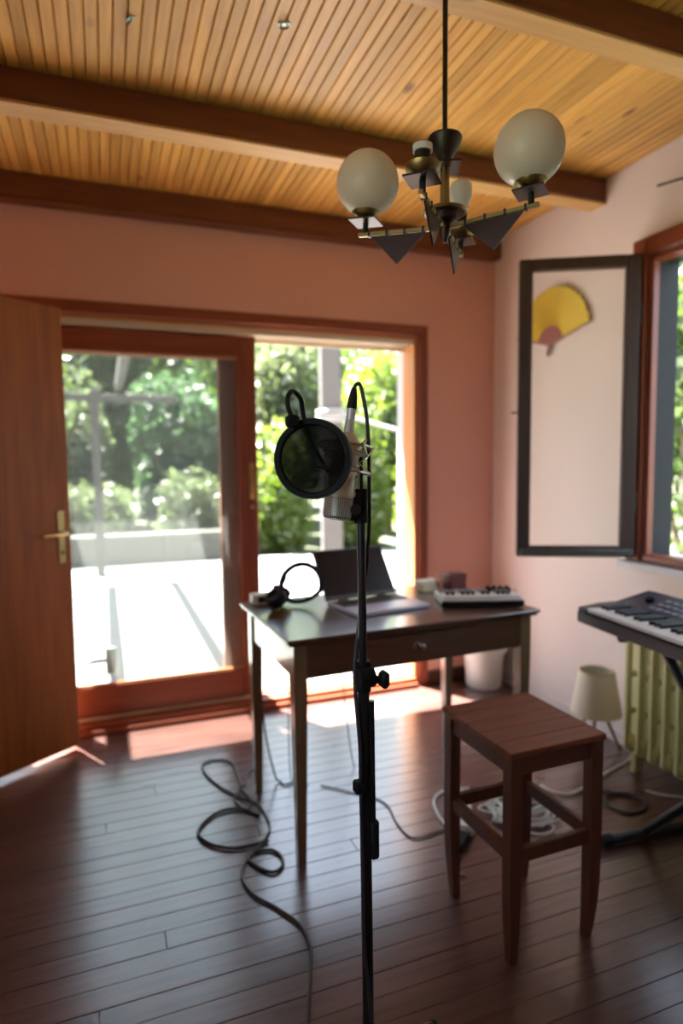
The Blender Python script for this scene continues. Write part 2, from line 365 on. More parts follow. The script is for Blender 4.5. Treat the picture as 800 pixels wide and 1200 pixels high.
# unseen window added in the left wall beside the camera for fill light
w3 = MB()
for a, b in ((LY0, LY0+.06), (LY1-.06, LY1), ((LY0+LY1)/2-.03, (LY0+LY1)/2+.03)): w3.box(XL-.14, XL-.08, a, b, LZ0, LZ1)
w3.box(XL-.14, XL-.08, LY0+.06, LY1-.06, LZ0, LZ0+.06); w3.box(XL-.14, XL-.08, LY0+.06, LY1-.06, LZ1-.06, LZ1)
w3o = struct(w3.build('fill_window', 'mahogany_x', smooth=False), 'brown framed window added out of view to let in fill light', 'window')
for a, b in ((LY0+.06, (LY0+LY1)/2-.03), ((LY0+LY1)/2+.03, LY1-.06)):
    MB().box(XL-.113, XL-.107, a, b, LZ0+.06, LZ1-.06).build('pane', 'clear_glass', w3o, smooth=False)  # panes of the added fill window
struct(MB().box(XL-.95, XL-.203, LY0-.4, LY1+.4, 2.46, 2.54, c=.005).build('sun_block_eave', 'roof_board', smooth=False), 'boarded eave added out of view to keep sun out of the added side window', 'eave')  # unseen eave, added to block direct sun at the added window
# baseboards
struct(MB().box(OX1+.06, XR, YB-.018, YB, 0, .075, c=.003).build('baseboard_back', 'baseboard_wood', smooth=False), 'dark brown baseboard between glass door and corner', 'baseboard')
struct(MB().box(XR-.014, XR, YF, YB-.02, 0, .06, c=.003).build('baseboard_right', 'pale_plaster', smooth=False), 'low pale painted baseboard under the window wall', 'baseboard')

# ---------------------------------------------------------------- door_1: sliding glass door
d1 = thing('door_1', 'brown wooden sliding glass door to the sunny terrace, standing half open', 'door', (0, YB, 0), kind='structure')
def b1(name, mat, x0, x1, y0, y1, z0, z1, c=.004, parent=None, label=None):
    return MB().box(x0, x1, y0, y1, z0, z1, c=c).build(name, mat, parent or d1, label, smooth=False)
b1('casing', 'mahogany_x', OX0-.06, OX1+.058, -.022, 0, OH, OH+.056)
b1('casing', 'mahogany_z', OX1, OX1+.058, -.022, 0, 0, OH)
b1('casing', 'mahogany_z', OX0-.06, OX0, -.022, 0, 0, OH)
b1('jamb', 'jamb_wood', OX1-.022, OX1, -.0, .15, 0, OH)
b1('jamb', 'jamb_wood', OX0, OX0+.022, 0, .15, 0, OH)
b1('head', 'jamb_wood_x', OX0+.022, OX1-.022, 0, .15, OH-.022, OH)
b1('head_track', 'track_metal', OX0+.022, OX1-.022, .012, .026, 2.028, OH-.022, .002)
b1('head_track', 'track_metal', OX0+.022, OX1-.022, .080, .092, 2.028, OH-.022, .002)
b1('head_track', 'track_metal', OX0+.022, OX1-.022, .140, .150, 2.010, OH-.022, .002)
b1('sill', 'mahogany_x', OX0+.022, OX1-.022, -.03, .16, 0, .055)
b1('sill_step', 'mahogany_x', OX0-.06, OX1-.022, -.05, -.0305, 0, .03, .003)
for yy in (.022, .095): b1('sill_track', 'track_metal', OX0+.022, OX1-.022, yy, yy+.012, .055, .068, .002)
b1('outer_reveal', 'white_plaster', OX1-.01, OX1+.0, .151, .252, -.1, OH, .001)
b1('outer_step', 'concrete', OX0, OX1-.011, .161, .40, -.1, .02, .005)
def leaf(name, x0, x1, y0, y1, z0, z1, stile, trail, brail, glassmat, rail_mat, stile_mat, lab, ls=None):
    r = bpy.data.objects.new(name, None); COL.objects.link(r); r.parent = d1; r.location = (x0, y0, z0); r['label'] = lab
    W, T, Hh = x1-x0, y1-y0, z1-z0; ls = ls or stile
    def q(n, m_, a, b, c, d, c_=.004): return MB().box(a, b, 0, T, c, d, c=c_).build(n, m_, r, smooth=False)
    q('stile', stile_mat, 0, ls, 0, Hh); q('stile', stile_mat, W-stile, W, 0, Hh)
    q('top_rail', rail_mat, ls, W-stile, Hh-trail, Hh); q('bottom_rail', rail_mat, ls, W-stile, 0, brail)
    MB().box(ls-.002, W-stile+.002, T/2-.003, T/2+.003, brail-.002, Hh-trail+.002).build('pane', glassmat, r, smooth=False)
    for (a, b, c, d) in ((ls, W-stile, brail, brail+.008), (ls, W-stile, Hh-trail-.008, Hh-trail)):
        MB().box(a, b, .006, T/2-.004, c, d).build('glazing_bead', 'jamb_wood_x', r, smooth=False)
    return r
LA = leaf('sliding_leaf', -.265, .780, .030, .076, .070, 2.022, .098, .112, .158, 'dusty_glass', 'mahogany_x', 'mahogany_z', 'sliding door leaf with dusty glass', .095)
LB_ = leaf('fixed_leaf', -.678, .700, .099, .139, .070, 2.022, .112, .112, .130, 'clear_glass', 'outer_sash_wood', 'outer_sash_wood', 'outer door leaf behind the sliding one')
# brass pull and lock on the right stile of the sliding leaf
MB().box(.9975, 1.0205, -.006, 0, 1.09, 1.285, c=.003).build('pull_plate', 'brass', LA, 'long brass pull plate')
MB().box(1.003, 1.015, -.0075, -.006, 1.115, 1.26, c=.0005).build('pull_recess', 'aged_brass', LA)
MB().cyl((1.012, -.006, 1.045), (1.012, 0, 1.045), .010, n=14).build('lock', 'brass', LA)
# grey lever handle on the outer glass, low down
hp = MB().box(.236, .292, .084, .098, .185, .330, c=.006).build('lever_plate', 'steel_grey', LA, 'grey lever handle plate')
MB().tube([(.264, .098, .25), (.264, .128, .25), (.245, .134, .25), (.10, .134, .244)], .013, 10).build('lever', 'steel_grey', hp)

# ---------------------------------------------------------------- door_2: open flush door
ang = math.atan2(-.592, -.805)
d2 = thing('door_2', 'open orange brown veneered inner door with a brass lever handle', 'door', (-.155, 3.14, 0), ang, kind='structure')
LW = .80
MB().box(0, LW, -.040, 0, .028, 2.055, c=.003).build('door_leaf', 'door_veneer', d2, smooth=False)
# local +y after rotation: rotate (0,1) by ang -> faces the camera side?
SY = 1
pl = MB().box(.030, .066, 0.0, .005, .905, 1.145, c=.002).build('handle_plate', 'aged_brass', d2)
MB().tube([(.048, .004, 1.045), (.048, .045, 1.045), (.058, .052, 1.045), (.165, .052, 1.043)], [.009,.009,.009,.008], 10).build('lever_handle', 'aged_brass', pl)
MB().cyl((.048, .004, .955), (.048, .007, .955), .008, n=12).build('keyhole', 'bronze_dark', pl)
pl2 = MB().box(.030, .066, -.045, -.040, .905, 1.145, c=.002).build('handle_plate', 'aged_brass', d2)
MB().tube([(.048, -.044, 1.045), (.048, -.085, 1.045), (.058, -.092, 1.045), (.165, -.092, 1.043)], [.009,.009,.009,.008], 10).build('lever_handle', 'aged_brass', pl2)
for z in (.25, 1.05, 1.80): MB().cyl((LW+.006, .004, z-.05), (LW+.006, .004, z+.05), .007, n=10).build('hinge', 'aged_brass', d2)
t3 = MB(); t3.box(XL, XL+.012, DY0-.07, DY0, 0, DH+.07); t3.box(XL, XL+.012, DY1+.002, DY1+.07, 0, DH+.07); t3.box(XL, XL+.012, DY0, DY1+.002, DH, DH+.07)
struct(t3.build('trim_1', 'mahogany_z', smooth=False), 'brown casing around the inner doorway', 'trim')

# ---------------------------------------------------------------- window_1
w1 = thing('window_1', 'brown framed casement window with its dark glazed sash swung into the room', 'window', (XR, WY1, WZ0), kind='structure')
def bw(name, mat, x0, x1, y0, y1, z0, z1, c=.004, parent=None): return MB().box(x0, x1, y0, y1, z0, z1, c=c).build(name, mat, parent or w1, smooth=False)
WH = WZ1-WZ0; WL = WY1-WY0
bw('casing', 'mahogany_z', -.022, 0, 0, .075, -.005, WH+.078)
bw('casing', 'mahogany_z', -.022, 0, -WL-.075, -WL, -.005, WH+.078)
bw('casing', 'mahogany_x', -.022, 0, -WL, 0, WH, WH+.078)
bw('frame_jamb', 'mahogany_z', -.004, .035, -.028, 0, 0, WH); bw('frame_jamb', 'mahogany_z', -.004, .06, -WL, -WL+.028, 0, WH)
bw('frame_head', 'mahogany_x', -.004, .06, -WL+.028, -.028, WH-.028, WH); bw('frame_sill', 'mahogany_x', -.024, .06, -WL+.028, -.028, 0, .032)
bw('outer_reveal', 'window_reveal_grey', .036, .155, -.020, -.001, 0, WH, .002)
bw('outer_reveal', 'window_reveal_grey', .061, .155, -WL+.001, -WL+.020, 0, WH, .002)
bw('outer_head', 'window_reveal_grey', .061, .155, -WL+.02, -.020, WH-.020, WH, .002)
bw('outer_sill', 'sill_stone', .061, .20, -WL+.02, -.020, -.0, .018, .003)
bw('mullion', 'dark_sash', .004, .05, -WL/2-.03, -WL/2+.03, .032, WH-.028)
bw('inner_sill', 'sill_stone', -.055, 0.0, -WL-.09, .095, -.04, -.006, .004)
# closed far sash
def sash(parent, W, Hh, name, lab):
    r = bpy.data.objects.new(name, None); COL.objects.link(r); r.parent = parent; r['label'] = lab
    q = lambda n, m_, a, b, c, d, e=-.021, f=.021, c_=.004: MB().box(a, b, e, f, c, d, c=c_).build(n, m_, r, smooth=False)
    q('stile', 'dark_sash', 0, .058, 0, Hh); q('stile', 'dark_sash', W-.058, W, 0, Hh)
    q('top_rail', 'dark_sash', .058, W-.058, Hh-.052, Hh); q('bottom_rail', 'dark_sash', .058, W-.058, 0, .05)
    MB().box(.056, W-.056, -.002, .002, .048, Hh-.05).build('pane', 'clear_glass', r, smooth=False)
    return r
WS = .515; HS = 1.335
s1 = sash(w1, WS, HS, 'open_sash', 'dark brown glazed sash standing open')
# hinge at the left casing, free edge swung into the room
s1.location = (-.030, .022, .014)
s1.rotation_euler = (0, 0, math.atan2(2.42-2.177, 1.775-2.23))
MB().box(.010, WS-.012, .0215, .036, .004, .038, c=.004).build('weather_bar', 'weather_bar', s1, 'grey metal weather bar')
MB().tube([(WS, 0, .66), (WS+.03, .0, .66)], .004, 8).build('latch_pin', 'bronze_dark', s1)
for z in (.25, 1.08): MB().cyl((-.006, 0, z-.045), (-.006, 0, z+.045), .008, n=10).build('hinge', 'bronze_dark', s1)
s2 = sash(w1, WL/2-.062, WH-.064, 'closed_sash', 'dark closed sash')
s2.location = (.028, -WL/2-.032, .034); s2.rotation_euler = (0, 0, -PI/2)

# ================================================================== OUTSIDE
tz = -.10
gr = MB().box(-40, 45, -25, 60, tz-.30, tz-.06).build('ground', 'grass_ground', smooth=False); struct(gr, 'green grass ground around the terrace', 'ground')
te = MB(); te.box(-4.0, 6.2, YB+WT+.003, 9.55, tz-.05, tz-.008)
te = struct(te.build('terrace', 'curb_concrete', smooth=False), 'sunlit pale concrete terrace outside the glass door', 'terrace')
for ix in range(5):
    for iy in range(3):
        x0 = -4.0+ix*2.04; y0 = YB+WT+.003+iy*1.99
        MB().box(x0+.006, x0+2.034, y0+.006, y0+1.984, tz-.008, tz, c=.003).build('slab', 'concrete', te, smooth=False)
cw = struct(MB().box(-5.0, 2.1, 9.56, 9.76, tz-.06, .34, c=.02).build('wall_terrace', 'curb_concrete', smooth=False), 'low grey concrete wall along the edge of the terrace', 'wall')
ev = MB().box(XL-.4, XR+.6, YB+WT+.002, 3.93, 2.45, 2.53, c=.005)
struct(ev.build('roof_eave', 'roof_board', smooth=False), 'boarded eave above the glass door outside', 'eave')
pg = thing('pergola', 'weathered wooden pergola frame over the terrace beyond the glass', 'pergola', (-.08, 8.7, tz))
MB().box(-.055, .055, -.055, .055, 0, 2.42, c=.006).build('post', 'pergola_wood', pg, smooth=False)
MB().box(-3.055, -2.945, -.055, .055, 0, 2.42, c=.006).build('post', 'pergola_wood', pg, smooth=False)
MB().box(-3.2, 1.0, -.04, .04, 2.26, 2.36, c=.006).build('cross_beam', 'pergola_wood', pg, smooth=False)
for x in (-1.83, -1.1, -.42, .30):
    MB().box(x-.045, x+.045, -4.8, .25, 2.421, 2.54, c=.006).build('rafter', 'pergola_wood', pg, smooth=False)
cp = tag(MB().box(-.11, .11, -.11, .11, 0, 3.3, c=.02).build('concrete_post', 'post_concrete', smooth=False), 'pale square concrete post with white rope tied around it', 'post')
cp.location = (2.335, 6.5, tz); cp.rotation_euler = (0, 0, rad(-14))
rp = MB()
R_ = Matrix.Translation(V((2.335, 6.5, 0))) @ Matrix.Rotation(rad(-14), 4, 'Z')
for k in range(4):
    z = 1.80+k*.035; q = .128
    loop = [R_ @ V((sx*q, sy*q, z+random.uniform(-.01, .01))) for sx, sy in ((-1,-1),(0,-1.08),(1,-1),(1.08,0),(1,1),(0,1.08),(-1,1),(-1.08,0))]
    rp.tube(spline(loop, 4, True), .016, 6, True)
rp.tube(spline([R_ @ V((.13, -.13, 1.86)), V((2.75, 6.45, 1.80)), V((3.2, 6.5, 1.70)), V((4.2, 6.6, 1.50))], 6), .020, 6)
tag(rp.build('rope', 'rope_white'), 'white rope wound round the concrete post and stretched sideways', 'rope')

cp2 = tag(MB().box(-.11, .11, -.11, .11, 0, 3.3, c=.02).build('concrete_post', 'post_concrete', smooth=False), 'pale square concrete post holding the far end of the rope', 'post')
cp2.location = (4.33, 6.63, tz); cp2.rotation_euler = (0, 0, rad(-14))
def foliage(name, blobs, n, size, mat, parent, aspect=.5, droop=0.0, pn=2.6):
    """leaf cloud on the outside of several ellipsoids (cx,cy,cz,rx,ry,rz)"""
    Ps = []
    for (cx, cy, cz, rx, ry, rz) in blobs:
        k = max(8, n//len(blobs)); d = rng.normal(size=(k, 3)); d /= (np.abs(d)**pn).sum(1)[:, None]**(1/pn)
        rr = rng.uniform(.45, 1.0, k)**.5 * (1+.12*np.sin(d[:, 0]*7+cx*3)*np.cos(d[:, 2]*6+cy))
        Ps.append(np.stack([cx+d[:, 0]*rx*rr, cy+d[:, 1]*ry*rr, cz+d[:, 2]*rz*rr], 1))
    P = np.concatenate(Ps); P = P[P[:, 2] > .02]; k = len(P)
    a = rng.normal(size=(k, 3)); a[:, 2] -= droop; a /= np.linalg.norm(a, axis=1)[:, None]
    b = np.cross(a, rng.normal(size=(k, 3))); b /= np.linalg.norm(b, axis=1)[:, None]; c = np.cross(a, b)
    s = (size*rng.uniform(.6, 1.3, k))[:, None]
    v = np.empty((k, 4, 3)); v[:, 0] = P-a*s*.5; v[:, 1] = P+b*s*aspect*.5+c*s*.08; v[:, 2] = P+a*s*.5; v[:, 3] = P-b*s*aspect*.5+c*s*.08
    me = bpy.data.meshes.new(name); me.vertices.add(4*k); me.vertices.foreach_set('co', v.reshape(-1))
    me.loops.add(4*k); me.loops.foreach_set('vertex_index', np.arange(4*k)); me.polygons.add(k)
    me.polygons.foreach_set('loop_start', np.arange(0, 4*k, 4)); me.polygons.foreach_set('loop_total', np.full(k, 4))
    me.materials.append(M[mat]); me.update(); me.validate()
    o = bpy.data.objects.new(name, me); COL.objects.link(o); o.parent = parent; o['kind'] = 'stuff'
    return o
def shrub(name, label, group, loc, h, r, n, size, mat, trunk_h=None, aspect=.5, droop=0.0, flowers=0):
    t = thing(name, label, 'tree' if trunk_h else 'shrub', loc, 0, group)
    th = trunk_h or .05; blobs = []
    for i in range(7 if trunk_h else 5):
        a = random.random()*2*PI; br = r*random.uniform(.42, .60); q = (r-br*1.1)*random.uniform(.6, 1.0)
        zc = th + (h-th)*random.uniform(.28, .74)
        blobs.append((q*math.cos(a), q*math.sin(a), zc, br, br, (h-th)*random.uniform(.18, .24)))
    blobs.append((0, 0, th+(h-th)*.5, r*.85, r*.85, (h-th)*.48))
    if not trunk_h:
        for i in range(5):
            a = i*2*PI/5; blobs.append((math.cos(a)*r*.42, math.sin(a)*r*.42, h*.24, r*.5, r*.5, h*.23))
    foliage('leaves', blobs, n, size, mat, t, aspect, droop)
    if flowers: foliage('flowers', blobs, flowers, size*.8, 'petal_pale', t, 1.0)
    st = MB()
    if trunk_h:
        st.tube(spline([(0,0,-.06), (.04*r, .02, th*.6), (-.03*r, .03, th+.3*(h-th)), (.1*r, 0, th+.6*(h-th))], 5), [.09*(1-.045*i) for i in range(16)], 8)
        for i in range(4):
            a = i*PI/2+.4; st.tube([(0, .02, th*.9), (math.cos(a)*r*.3, math.sin(a)*r*.3, th+.3*(h-th)), (math.cos(a)*r*.5, math.sin(a)*r*.5, th+.55*(h-th))], [.045, .03, .012], 6)
        st.build('trunk', 'bark', t)
    else:
        for i in range(5):
            a = i*2*PI/5; st.tube([(math.cos(a)*.04, math.sin(a)*.04, -.06), (math.cos(a)*r*.25, math.sin(a)*r*.25, h*.4), (math.cos(a)*r*.4, math.sin(a)*r*.4, h*.65)], [.015, .011, .006], 5)
        st.build('stems', 'bark', t)
    return t
G1 = 'pale shrubs behind the low terrace wall'
for x, h in ((-4.3, 1.5), (-2.9, 1.3), (-1.5, 1.25), (-.1, 1.35), (1.3, 1.5)):
    shrub('pale_shrub', 'pale green feathery shrub growing behind the low terrace wall', G1, (x, 10.50, tz-.06), h, .66, 4200, .15, 'leaf_pale', aspect=.28)
G2 = 'bright shrubs at the edge of the terrace'
for x, h in ((2.74, 2.3), (4.2, 3.0), (5.66, 2.6)):
    shrub('bright_shrub', 'bright yellow green leafy shrub at the open edge of the terrace', G2, (x, 10.42, tz-.06), h, .69, 9500, .125, 'leaf_bright', flowers=26)
G3 = 'trees in the middle of the garden'
for x, h, m_, lb in ((-5.5, 3.8, 'leaf_mid', 0), (-3.15, 4.1, 'leaf_pale', 1), (-.8, 3.6, 'leaf_pale', 1), (1.35, 3.3, 'leaf_dark', 2), (3.5, 4.3, 'leaf_pale', 1), (5.7, 4.3, 'leaf_bright', 0), (7.95, 3.9, 'leaf_pale', 1)):
    shrub(['green_tree', 'pale_tree', 'dark_tree'][lb], ['mid green bushy tree in the middle of the garden', 'light yellow green tree with whitish leaf tips in the garden', 'dense dark green tree behind the low terrace wall'][lb], G3, (x, 12.25, tz-.06), h, 1.04, 6500, .17, m_, .12, .42, .5 if lb == 2 else 0)
G4 = 'tall trees at the back of the garden'
for x, h in ((-9.0, 6.2), (-4.7, 5.9), (-.5, 6.4), (3.7, 6.0), (7.9, 6.3), (12.1, 6.0)):
    shrub('tall_tree', 'tall leafy green tree at the back of the garden', G4, (x, 15.7, tz-.06), h, 1.98, 13000, .24, 'leaf_mid', .15)
G5 = 'hedge trees along the far edge of the garden'
for i in range(6):
    shrub('hedge_tree', 'broad dark green hedge tree along the far edge of the garden', G5, (-6.6+i*4.2, 19.9, tz-.06), 7.0+.3*(i % 2), 2.05, 12000, .32, 'leaf_dark' if i % 2 else 'leaf_mid', .1)
G6 = 'trees outside the window wall'
for x, y, h, r in ((5.7, 4.75, 4.2, 1.2), (8.5, 7.1, 5.8, 1.55), (8.7, 3.6, 5.4, 1.6), (5.3, 1.9, 3.6, 1.1)):
    shrub('window_tree', 'bright green tree growing outside the casement window', G6, (x, y, tz-.06), h, r, 8000, .16, 'leaf_mid', .12)

# ================================================================== FURNITURE
# ---- writing table
TZ = .785
tb = thing('writing_table', 'dark brown wooden writing table with a drawer and tapered legs', 'table', (.525, 1.889, 0), rad(2.6))
TW, TD = 1.015, .625
MB().box(0, TW, 0, TD, TZ-.014, TZ, c=.004).build('tabletop', 'table_wood', tb, smooth=False)
MB().box(.008, TW-.008, .008, TD-.008, TZ-.024, TZ-.0145, c=.004).build('top_moulding', 'table_wood', tb, smooth=False)
for x in (.028, TW-.028-.046):
    for y in (.026, TD-.026-.046):
        mbl = MB(); a = .046; b_ = .028
        def ring(z, s): cx, cy = x+.023, y+.023; return [(cx-s/2, cy-s/2, z), (cx+s/2, cy-s/2, z), (cx+s/2, cy+s/2, z), (cx-s/2, cy+s/2, z)]
        mbl.add(ring(0, b_)+ring(.60, a)+ring(TZ-.0245, a), [(3,2,1,0), (8,9,10,11)]+[(k*4+i, k*4+(i+1) % 4, k*4+4+(i+1) % 4, k*4+4+i) for k in (0,1) for i in range(4)])
        mbl.build('leg', 'table_leg_wood', tb, smooth=False)
AZ0, AZ1 = TZ-.145, TZ-.0245
MB().box(.075, TW-.075, .034, .052, AZ0, AZ1, c=.002).build('front_apron', 'table_wood', tb, smooth=False)
MB().box(.075, TW-.075, TD-.052, TD-.034, AZ0, AZ1, c=.002).build('back_apron', 'table_wood', tb, smooth=False)
MB().box(.036, .054, .073, TD-.073, AZ0, AZ1, c=.002).build('side_apron', 'table_leg_wood', tb, smooth=False)
MB().box(TW-.054, TW-.036, .073, TD-.073, AZ0, AZ1, c=.002).build('side_apron', 'table_leg_wood', tb, smooth=False)
dr = MB().box(.26, TW-.27, .026, .0335, AZ0+.016, AZ1-.012, c=.002).build('drawer', 'table_wood', tb, smooth=False)
MB().lathe([(.004, 0), (.005, .010), (.011, .016), (.010, .022), (.004, .025)], 14, Matrix.Translation((.50, .026, (AZ0+AZ1)/2+.004)) @ Matrix.Rotation(PI/2, 4, 'X')).build('knob', 'silver', dr)
MB().lathe([(.014, 0), (.014, .002), (.005, .003)], 14, Matrix.Translation((.485, .026, (AZ0+AZ1)/2+.004)) @ Matrix.Rotation(PI/2, 4, 'X')).build('keyhole_plate', 'silver', dr)
def ontable(x, y): return (x, y, TZ+.0005)

# ---- laptop
lp = thing('laptop', 'grey laptop standing open on the writing table', 'laptop', ontable(.985, 2.215), rad(9))
MB().box(-.168, .168, -.115, .115, 0, .016, c=.004).build('base', 'laptop_grey', lp)
kb = MB().box(-.150, .150, .005, .098, .0162, .0172, c=.0003).build('key_bed', 'laptop_keys', lp)
for r_ in range(5):
    for c_ in range(14):
        MB_ = None
        if r_ == 0 and c_ == 0: kme = MB().box(-.0092, .0092, -.0076, .0076, 0, .0012).mesh('key', 'laptop_keys', smooth=False)
        link('key', kme, kb, (-.138+c_*.0212, .016+r_*.0178, .0172))
MB().box(-.05, .05, -.098, -.012, .0162, .0168, c=.0002).build('touchpad', 'laptop_grey', lp)
for x in (-.09, .09): MB().cyl((x-.02, .118, .014), (x+.02, .118, .014), .006, n=10).build('hinge', 'black_plastic', lp)
lid = MB().box(-.168, .168, -.004, .004, 0, .222, c=.003).build('lid', 'laptop_keys', lp); lid.location = (0, .121, .017); lid.rotation_euler = (rad(-33), 0, 0)
MB().box(-.160, .160, -.0048, -.0041, .018, .214).build('screen', 'screen_black', lid, 'dark switched off screen', smooth=False)

# ---- headphones
hd = thing('headphones', 'black over-ear headphones lying on the left end of the table', 'headphones', ontable(.66, 2.33), rad(-12))
band = []
for i in range(25):
    a = rad(-25 + 215*i/24); band.append((.045+.078*math.cos(a), .0+.012*math.sin(a*2), .094+.078*math.sin(a)))
MB().tube(band, [.0105]*25, 8).build('headband', 'black_plastic', hd)
for (cx, cy, cz, rx, ry) in ((-.055, -.03, .048, 20, -35), (-.035, .055, .046, -25, 30)):
    mt = Matrix.Translation((cx, cy, cz)) @ Matrix.Rotation(rad(ry), 4, 'Y') @ Matrix.Rotation(rad(rx), 4, 'X')
    cu = MB().lathe([(.018,-.028), (.034,-.024), (.041,-.010), (.041,.004), (.036,.008)], 20, mt).build('ear_cup', 'black_plastic', hd)
    MB().lathe([(.020,.0085), (.038,.010), (.041,.018), (.034,.025), (.022,.022), (.018,.014)], 20, mt).build('ear_pad', 'black_rubber', cu)
MB().tube(spline([(-.033, -.01, .10), (-.02, 0, .12), (-.022, .005, .135)], 5), .010, 8).build('yoke', 'black_plastic', hd)
MB().tube(spline([(.116, -.005, .062), (.075, .01, .03), (.02, .03, .018), (-.02, .05, .03)], 6), .009, 8).build('yoke', 'black_plastic', hd)

# ---- mini midi keyboard
mk = thing('mini_keyboard', 'small white and black mini keyboard controller with pads on the right of the table', 'keyboard', ontable(1.385, 2.135), rad(-19))
MB().box(-.160, .160, -.088, .088, .006, .034, c=.004).build('case', 'white_plastic', mk)
MB().box(-.161, .161, -.092, -.0885, .002, .024, c=.002).build('front_strip', 'black_plastic', mk)
for x in (-.13, .13):
    for y in (-.06, .06): MB().cyl((x, y, 0), (x, y, .006), .010, n=10).build('rubber_foot', 'black_rubber', mk)
wk = MB().box(-.0096, .0096, -.050, .035, 0, .007, c=.0008).mesh('white_key', 'white_key', smooth=False)
bk = MB().box(-.0055, .0055, -.022, .028, 0, .012, c=.001).mesh('black_key', 'black_key', smooth=False)
for i in range(15):
    link('white_key', wk, mk, (-.140+i*.0200, -.036, .0342))
    if i % 7 in (0, 1, 3, 4, 5) and i < 14: link('black_key', bk, mk, (-.130+i*.0200, -.029, .0415))
MB().box(-.150, .150, .006, .082, .0342, .0362, c=.0005).build('panel', 'knob_purple', mk)
pad = MB().box(-.0125, .0125, -.0125, .0125, 0, .004, c=.001).mesh('pad', 'button_grey', smooth=False)
for i in range(4):
    for j in range(2): link('pad', pad, mk, (-.070+i*.030, .024+j*.030, .0363))
knb = MB().lathe([(.008, 0), (.0085, .010), (.007, .017), (.002, .0175)], 12).mesh('knob', 'black_plastic')
for i in range(4):
    for j in range(2): link('knob', knb, mk, (.055+i*.026, .024+j*.032, .0363))

# ---- small things on the table
bx1 = thing('cream_box', 'small cream cardboard box behind the laptop corner', 'box', ontable(1.315, 2.425), rad(12))
MB().box(-.045, .045, -.03, .03, 0, .040, c=.003).build('box_body', 'box_cream', bx1); MB().box(-.047, .047, -.032, .032, .030, .046, c=.002).build('lid', 'cream_plastic', bx1)
bx2 = thing('brown_box', 'small dark red brown cube box behind the mini keyboard', 'box', ontable(1.435, 2.395), rad(4))
MB().box(-.040, .040, -.035, .035, 0, .060, c=.003).build('box_body', 'box_brown', bx2); MB().box(-.0415, .0415, -.0365, .0365, .052, .075, c=.003).build('lid', 'box_brown', bx2)
bx3 = thing('white_adapter_box', 'small white box at the back left corner of the table', 'box', ontable(.585, 2.462), rad(3))
MB().box(-.050, .050, -.030, .030, 0, .040, c=.004).build('box_body', 'cream_plastic', bx3); MB().box(-.030, .030, -.032, -.0302, .008, .032, c=.0005).build('front_panel', 'black_plastic', bx3)
pc = MB(); pc.tube(spline([(1.365, 2.40, TZ+.006), (1.345, 2.40, TZ+.05), (1.36, 2.405, TZ+.066), (1.385, 2.41, TZ+.05), (1.37, 2.44, TZ+.006), (1.36, 2.47, TZ+.005)], 6), .0035, 6)
tag(pc.build('pink_cable', 'cable_pink'), 'thin pink cable looped up beside the brown cube box', 'cable')
uc = MB().tube(spline([(1.555, 2.145, TZ+.020), (1.60, 2.19, TZ+.028), (1.625, 2.20, TZ-.03), (1.63, 2.20, .55), (1.62, 2.21, .35), (1.64, 2.22, .10), (1.66, 2.18, .006), (1.70, 2.10, .005)], 8), .003, 6)
tag(uc.build('usb_cable', 'cable_pink'), 'thin reddish cable hanging from the mini keyboard over the table edge', 'cable')
tc1 = MB().tube(spline([(.60, 2.50, TZ+.014), (.595, 2.535, TZ+.006), (.60, 2.545, TZ-.05), (.585, 2.55, .45), (.60, 2.53, .20), (.63, 2.50, .03), (.645, 2.50, .008), (.66, 2.46, .006), (.70, 2.47, .006)], 8), .004, 6)
tag(tc1.build('adapter_cable', 'cable_dark'), 'thin dark cable hanging down behind the left back leg of the table', 'cable')
for k, (x0, x1) in enumerate(((.74, .70), (.92, .99))):
    tcx = MB().tube(spline([(x0, 2.50, TZ+.004), (x0, 2.53, TZ+.006), (x0, 2.56, TZ-.03), (x0+(x1-x0)*.6, 2.57, .40), (x1, 2.50, .006), (x1+.05, 2.42, .005)], 8), .0025, 6)
    tag(tcx.build('power_cable', 'cable_dark'), ['thin dark cable hanging from the table behind the headphones', 'thin dark cable hanging from the table behind the laptop'][k], 'cable')

# ---- wooden stool
st = thing('stool', 'square brown wooden stool with slatted seat and four stretchers', 'stool', (1.105, 1.478, 0), rad(1.0))
SW, SD, SH = .318, .345, .60
npk = 5
for i in range(npk):
    a = -SD/2+i*SD/npk; MB().box(-SW/2, SW/2, a+.0012, a+SD/npk-.0012, SH-.018, SH, c=.002).build('seat_slat', 'stool_wood', st, smooth=False)
lw = .036
for sx in (-1, 1):
    for sy in (-1, 1):
        cx, cy = sx*(SW/2-.006-lw/2), sy*(SD/2-.006-lw/2)
        prof = [(SH-.019, 0, 1.0), (.30, 0, 1.0), (.18, .001, .97), (.10, .006, .86), (.05, .012, .74), (0, .020, .62)]
        vsx = []
        for z, ins, k in prof:
            h = lw/2*k; x, y = cx-sx*ins*.4, cy-sy*ins*.4
            vsx += [(x-h, y-h, z), (x+h, y-h, z), (x+h, y+h, z), (x-h, y+h, z)]
        n_ = len(prof)
        MB().add(vsx, [(0,1,2,3), tuple(range(4*n_-1, 4*n_-5, -1))]+[(k*4+i, k*4+4+i, k*4+4+(i+1) % 4, k*4+(i+1) % 4) for k in range(n_-1) for i in range(4)]).build('leg', 'stool_leg_wood', st, angle=50)
xi, yi = SW/2-.006-lw, SD/2-.006-lw
for sy in (-1, 1):
    y = sy*(SD/2-.006-lw/2); MB().box(-xi, xi, y-.010, y+.010, SH-.072, SH-.019, c=.002).build('apron', 'stool_leg_wood', st, smooth=False)
    MB().box(-xi, xi, y-.010, y+.010, .285, .325, c=.002).build('stretcher', 'stool_leg_wood', st, smooth=False)
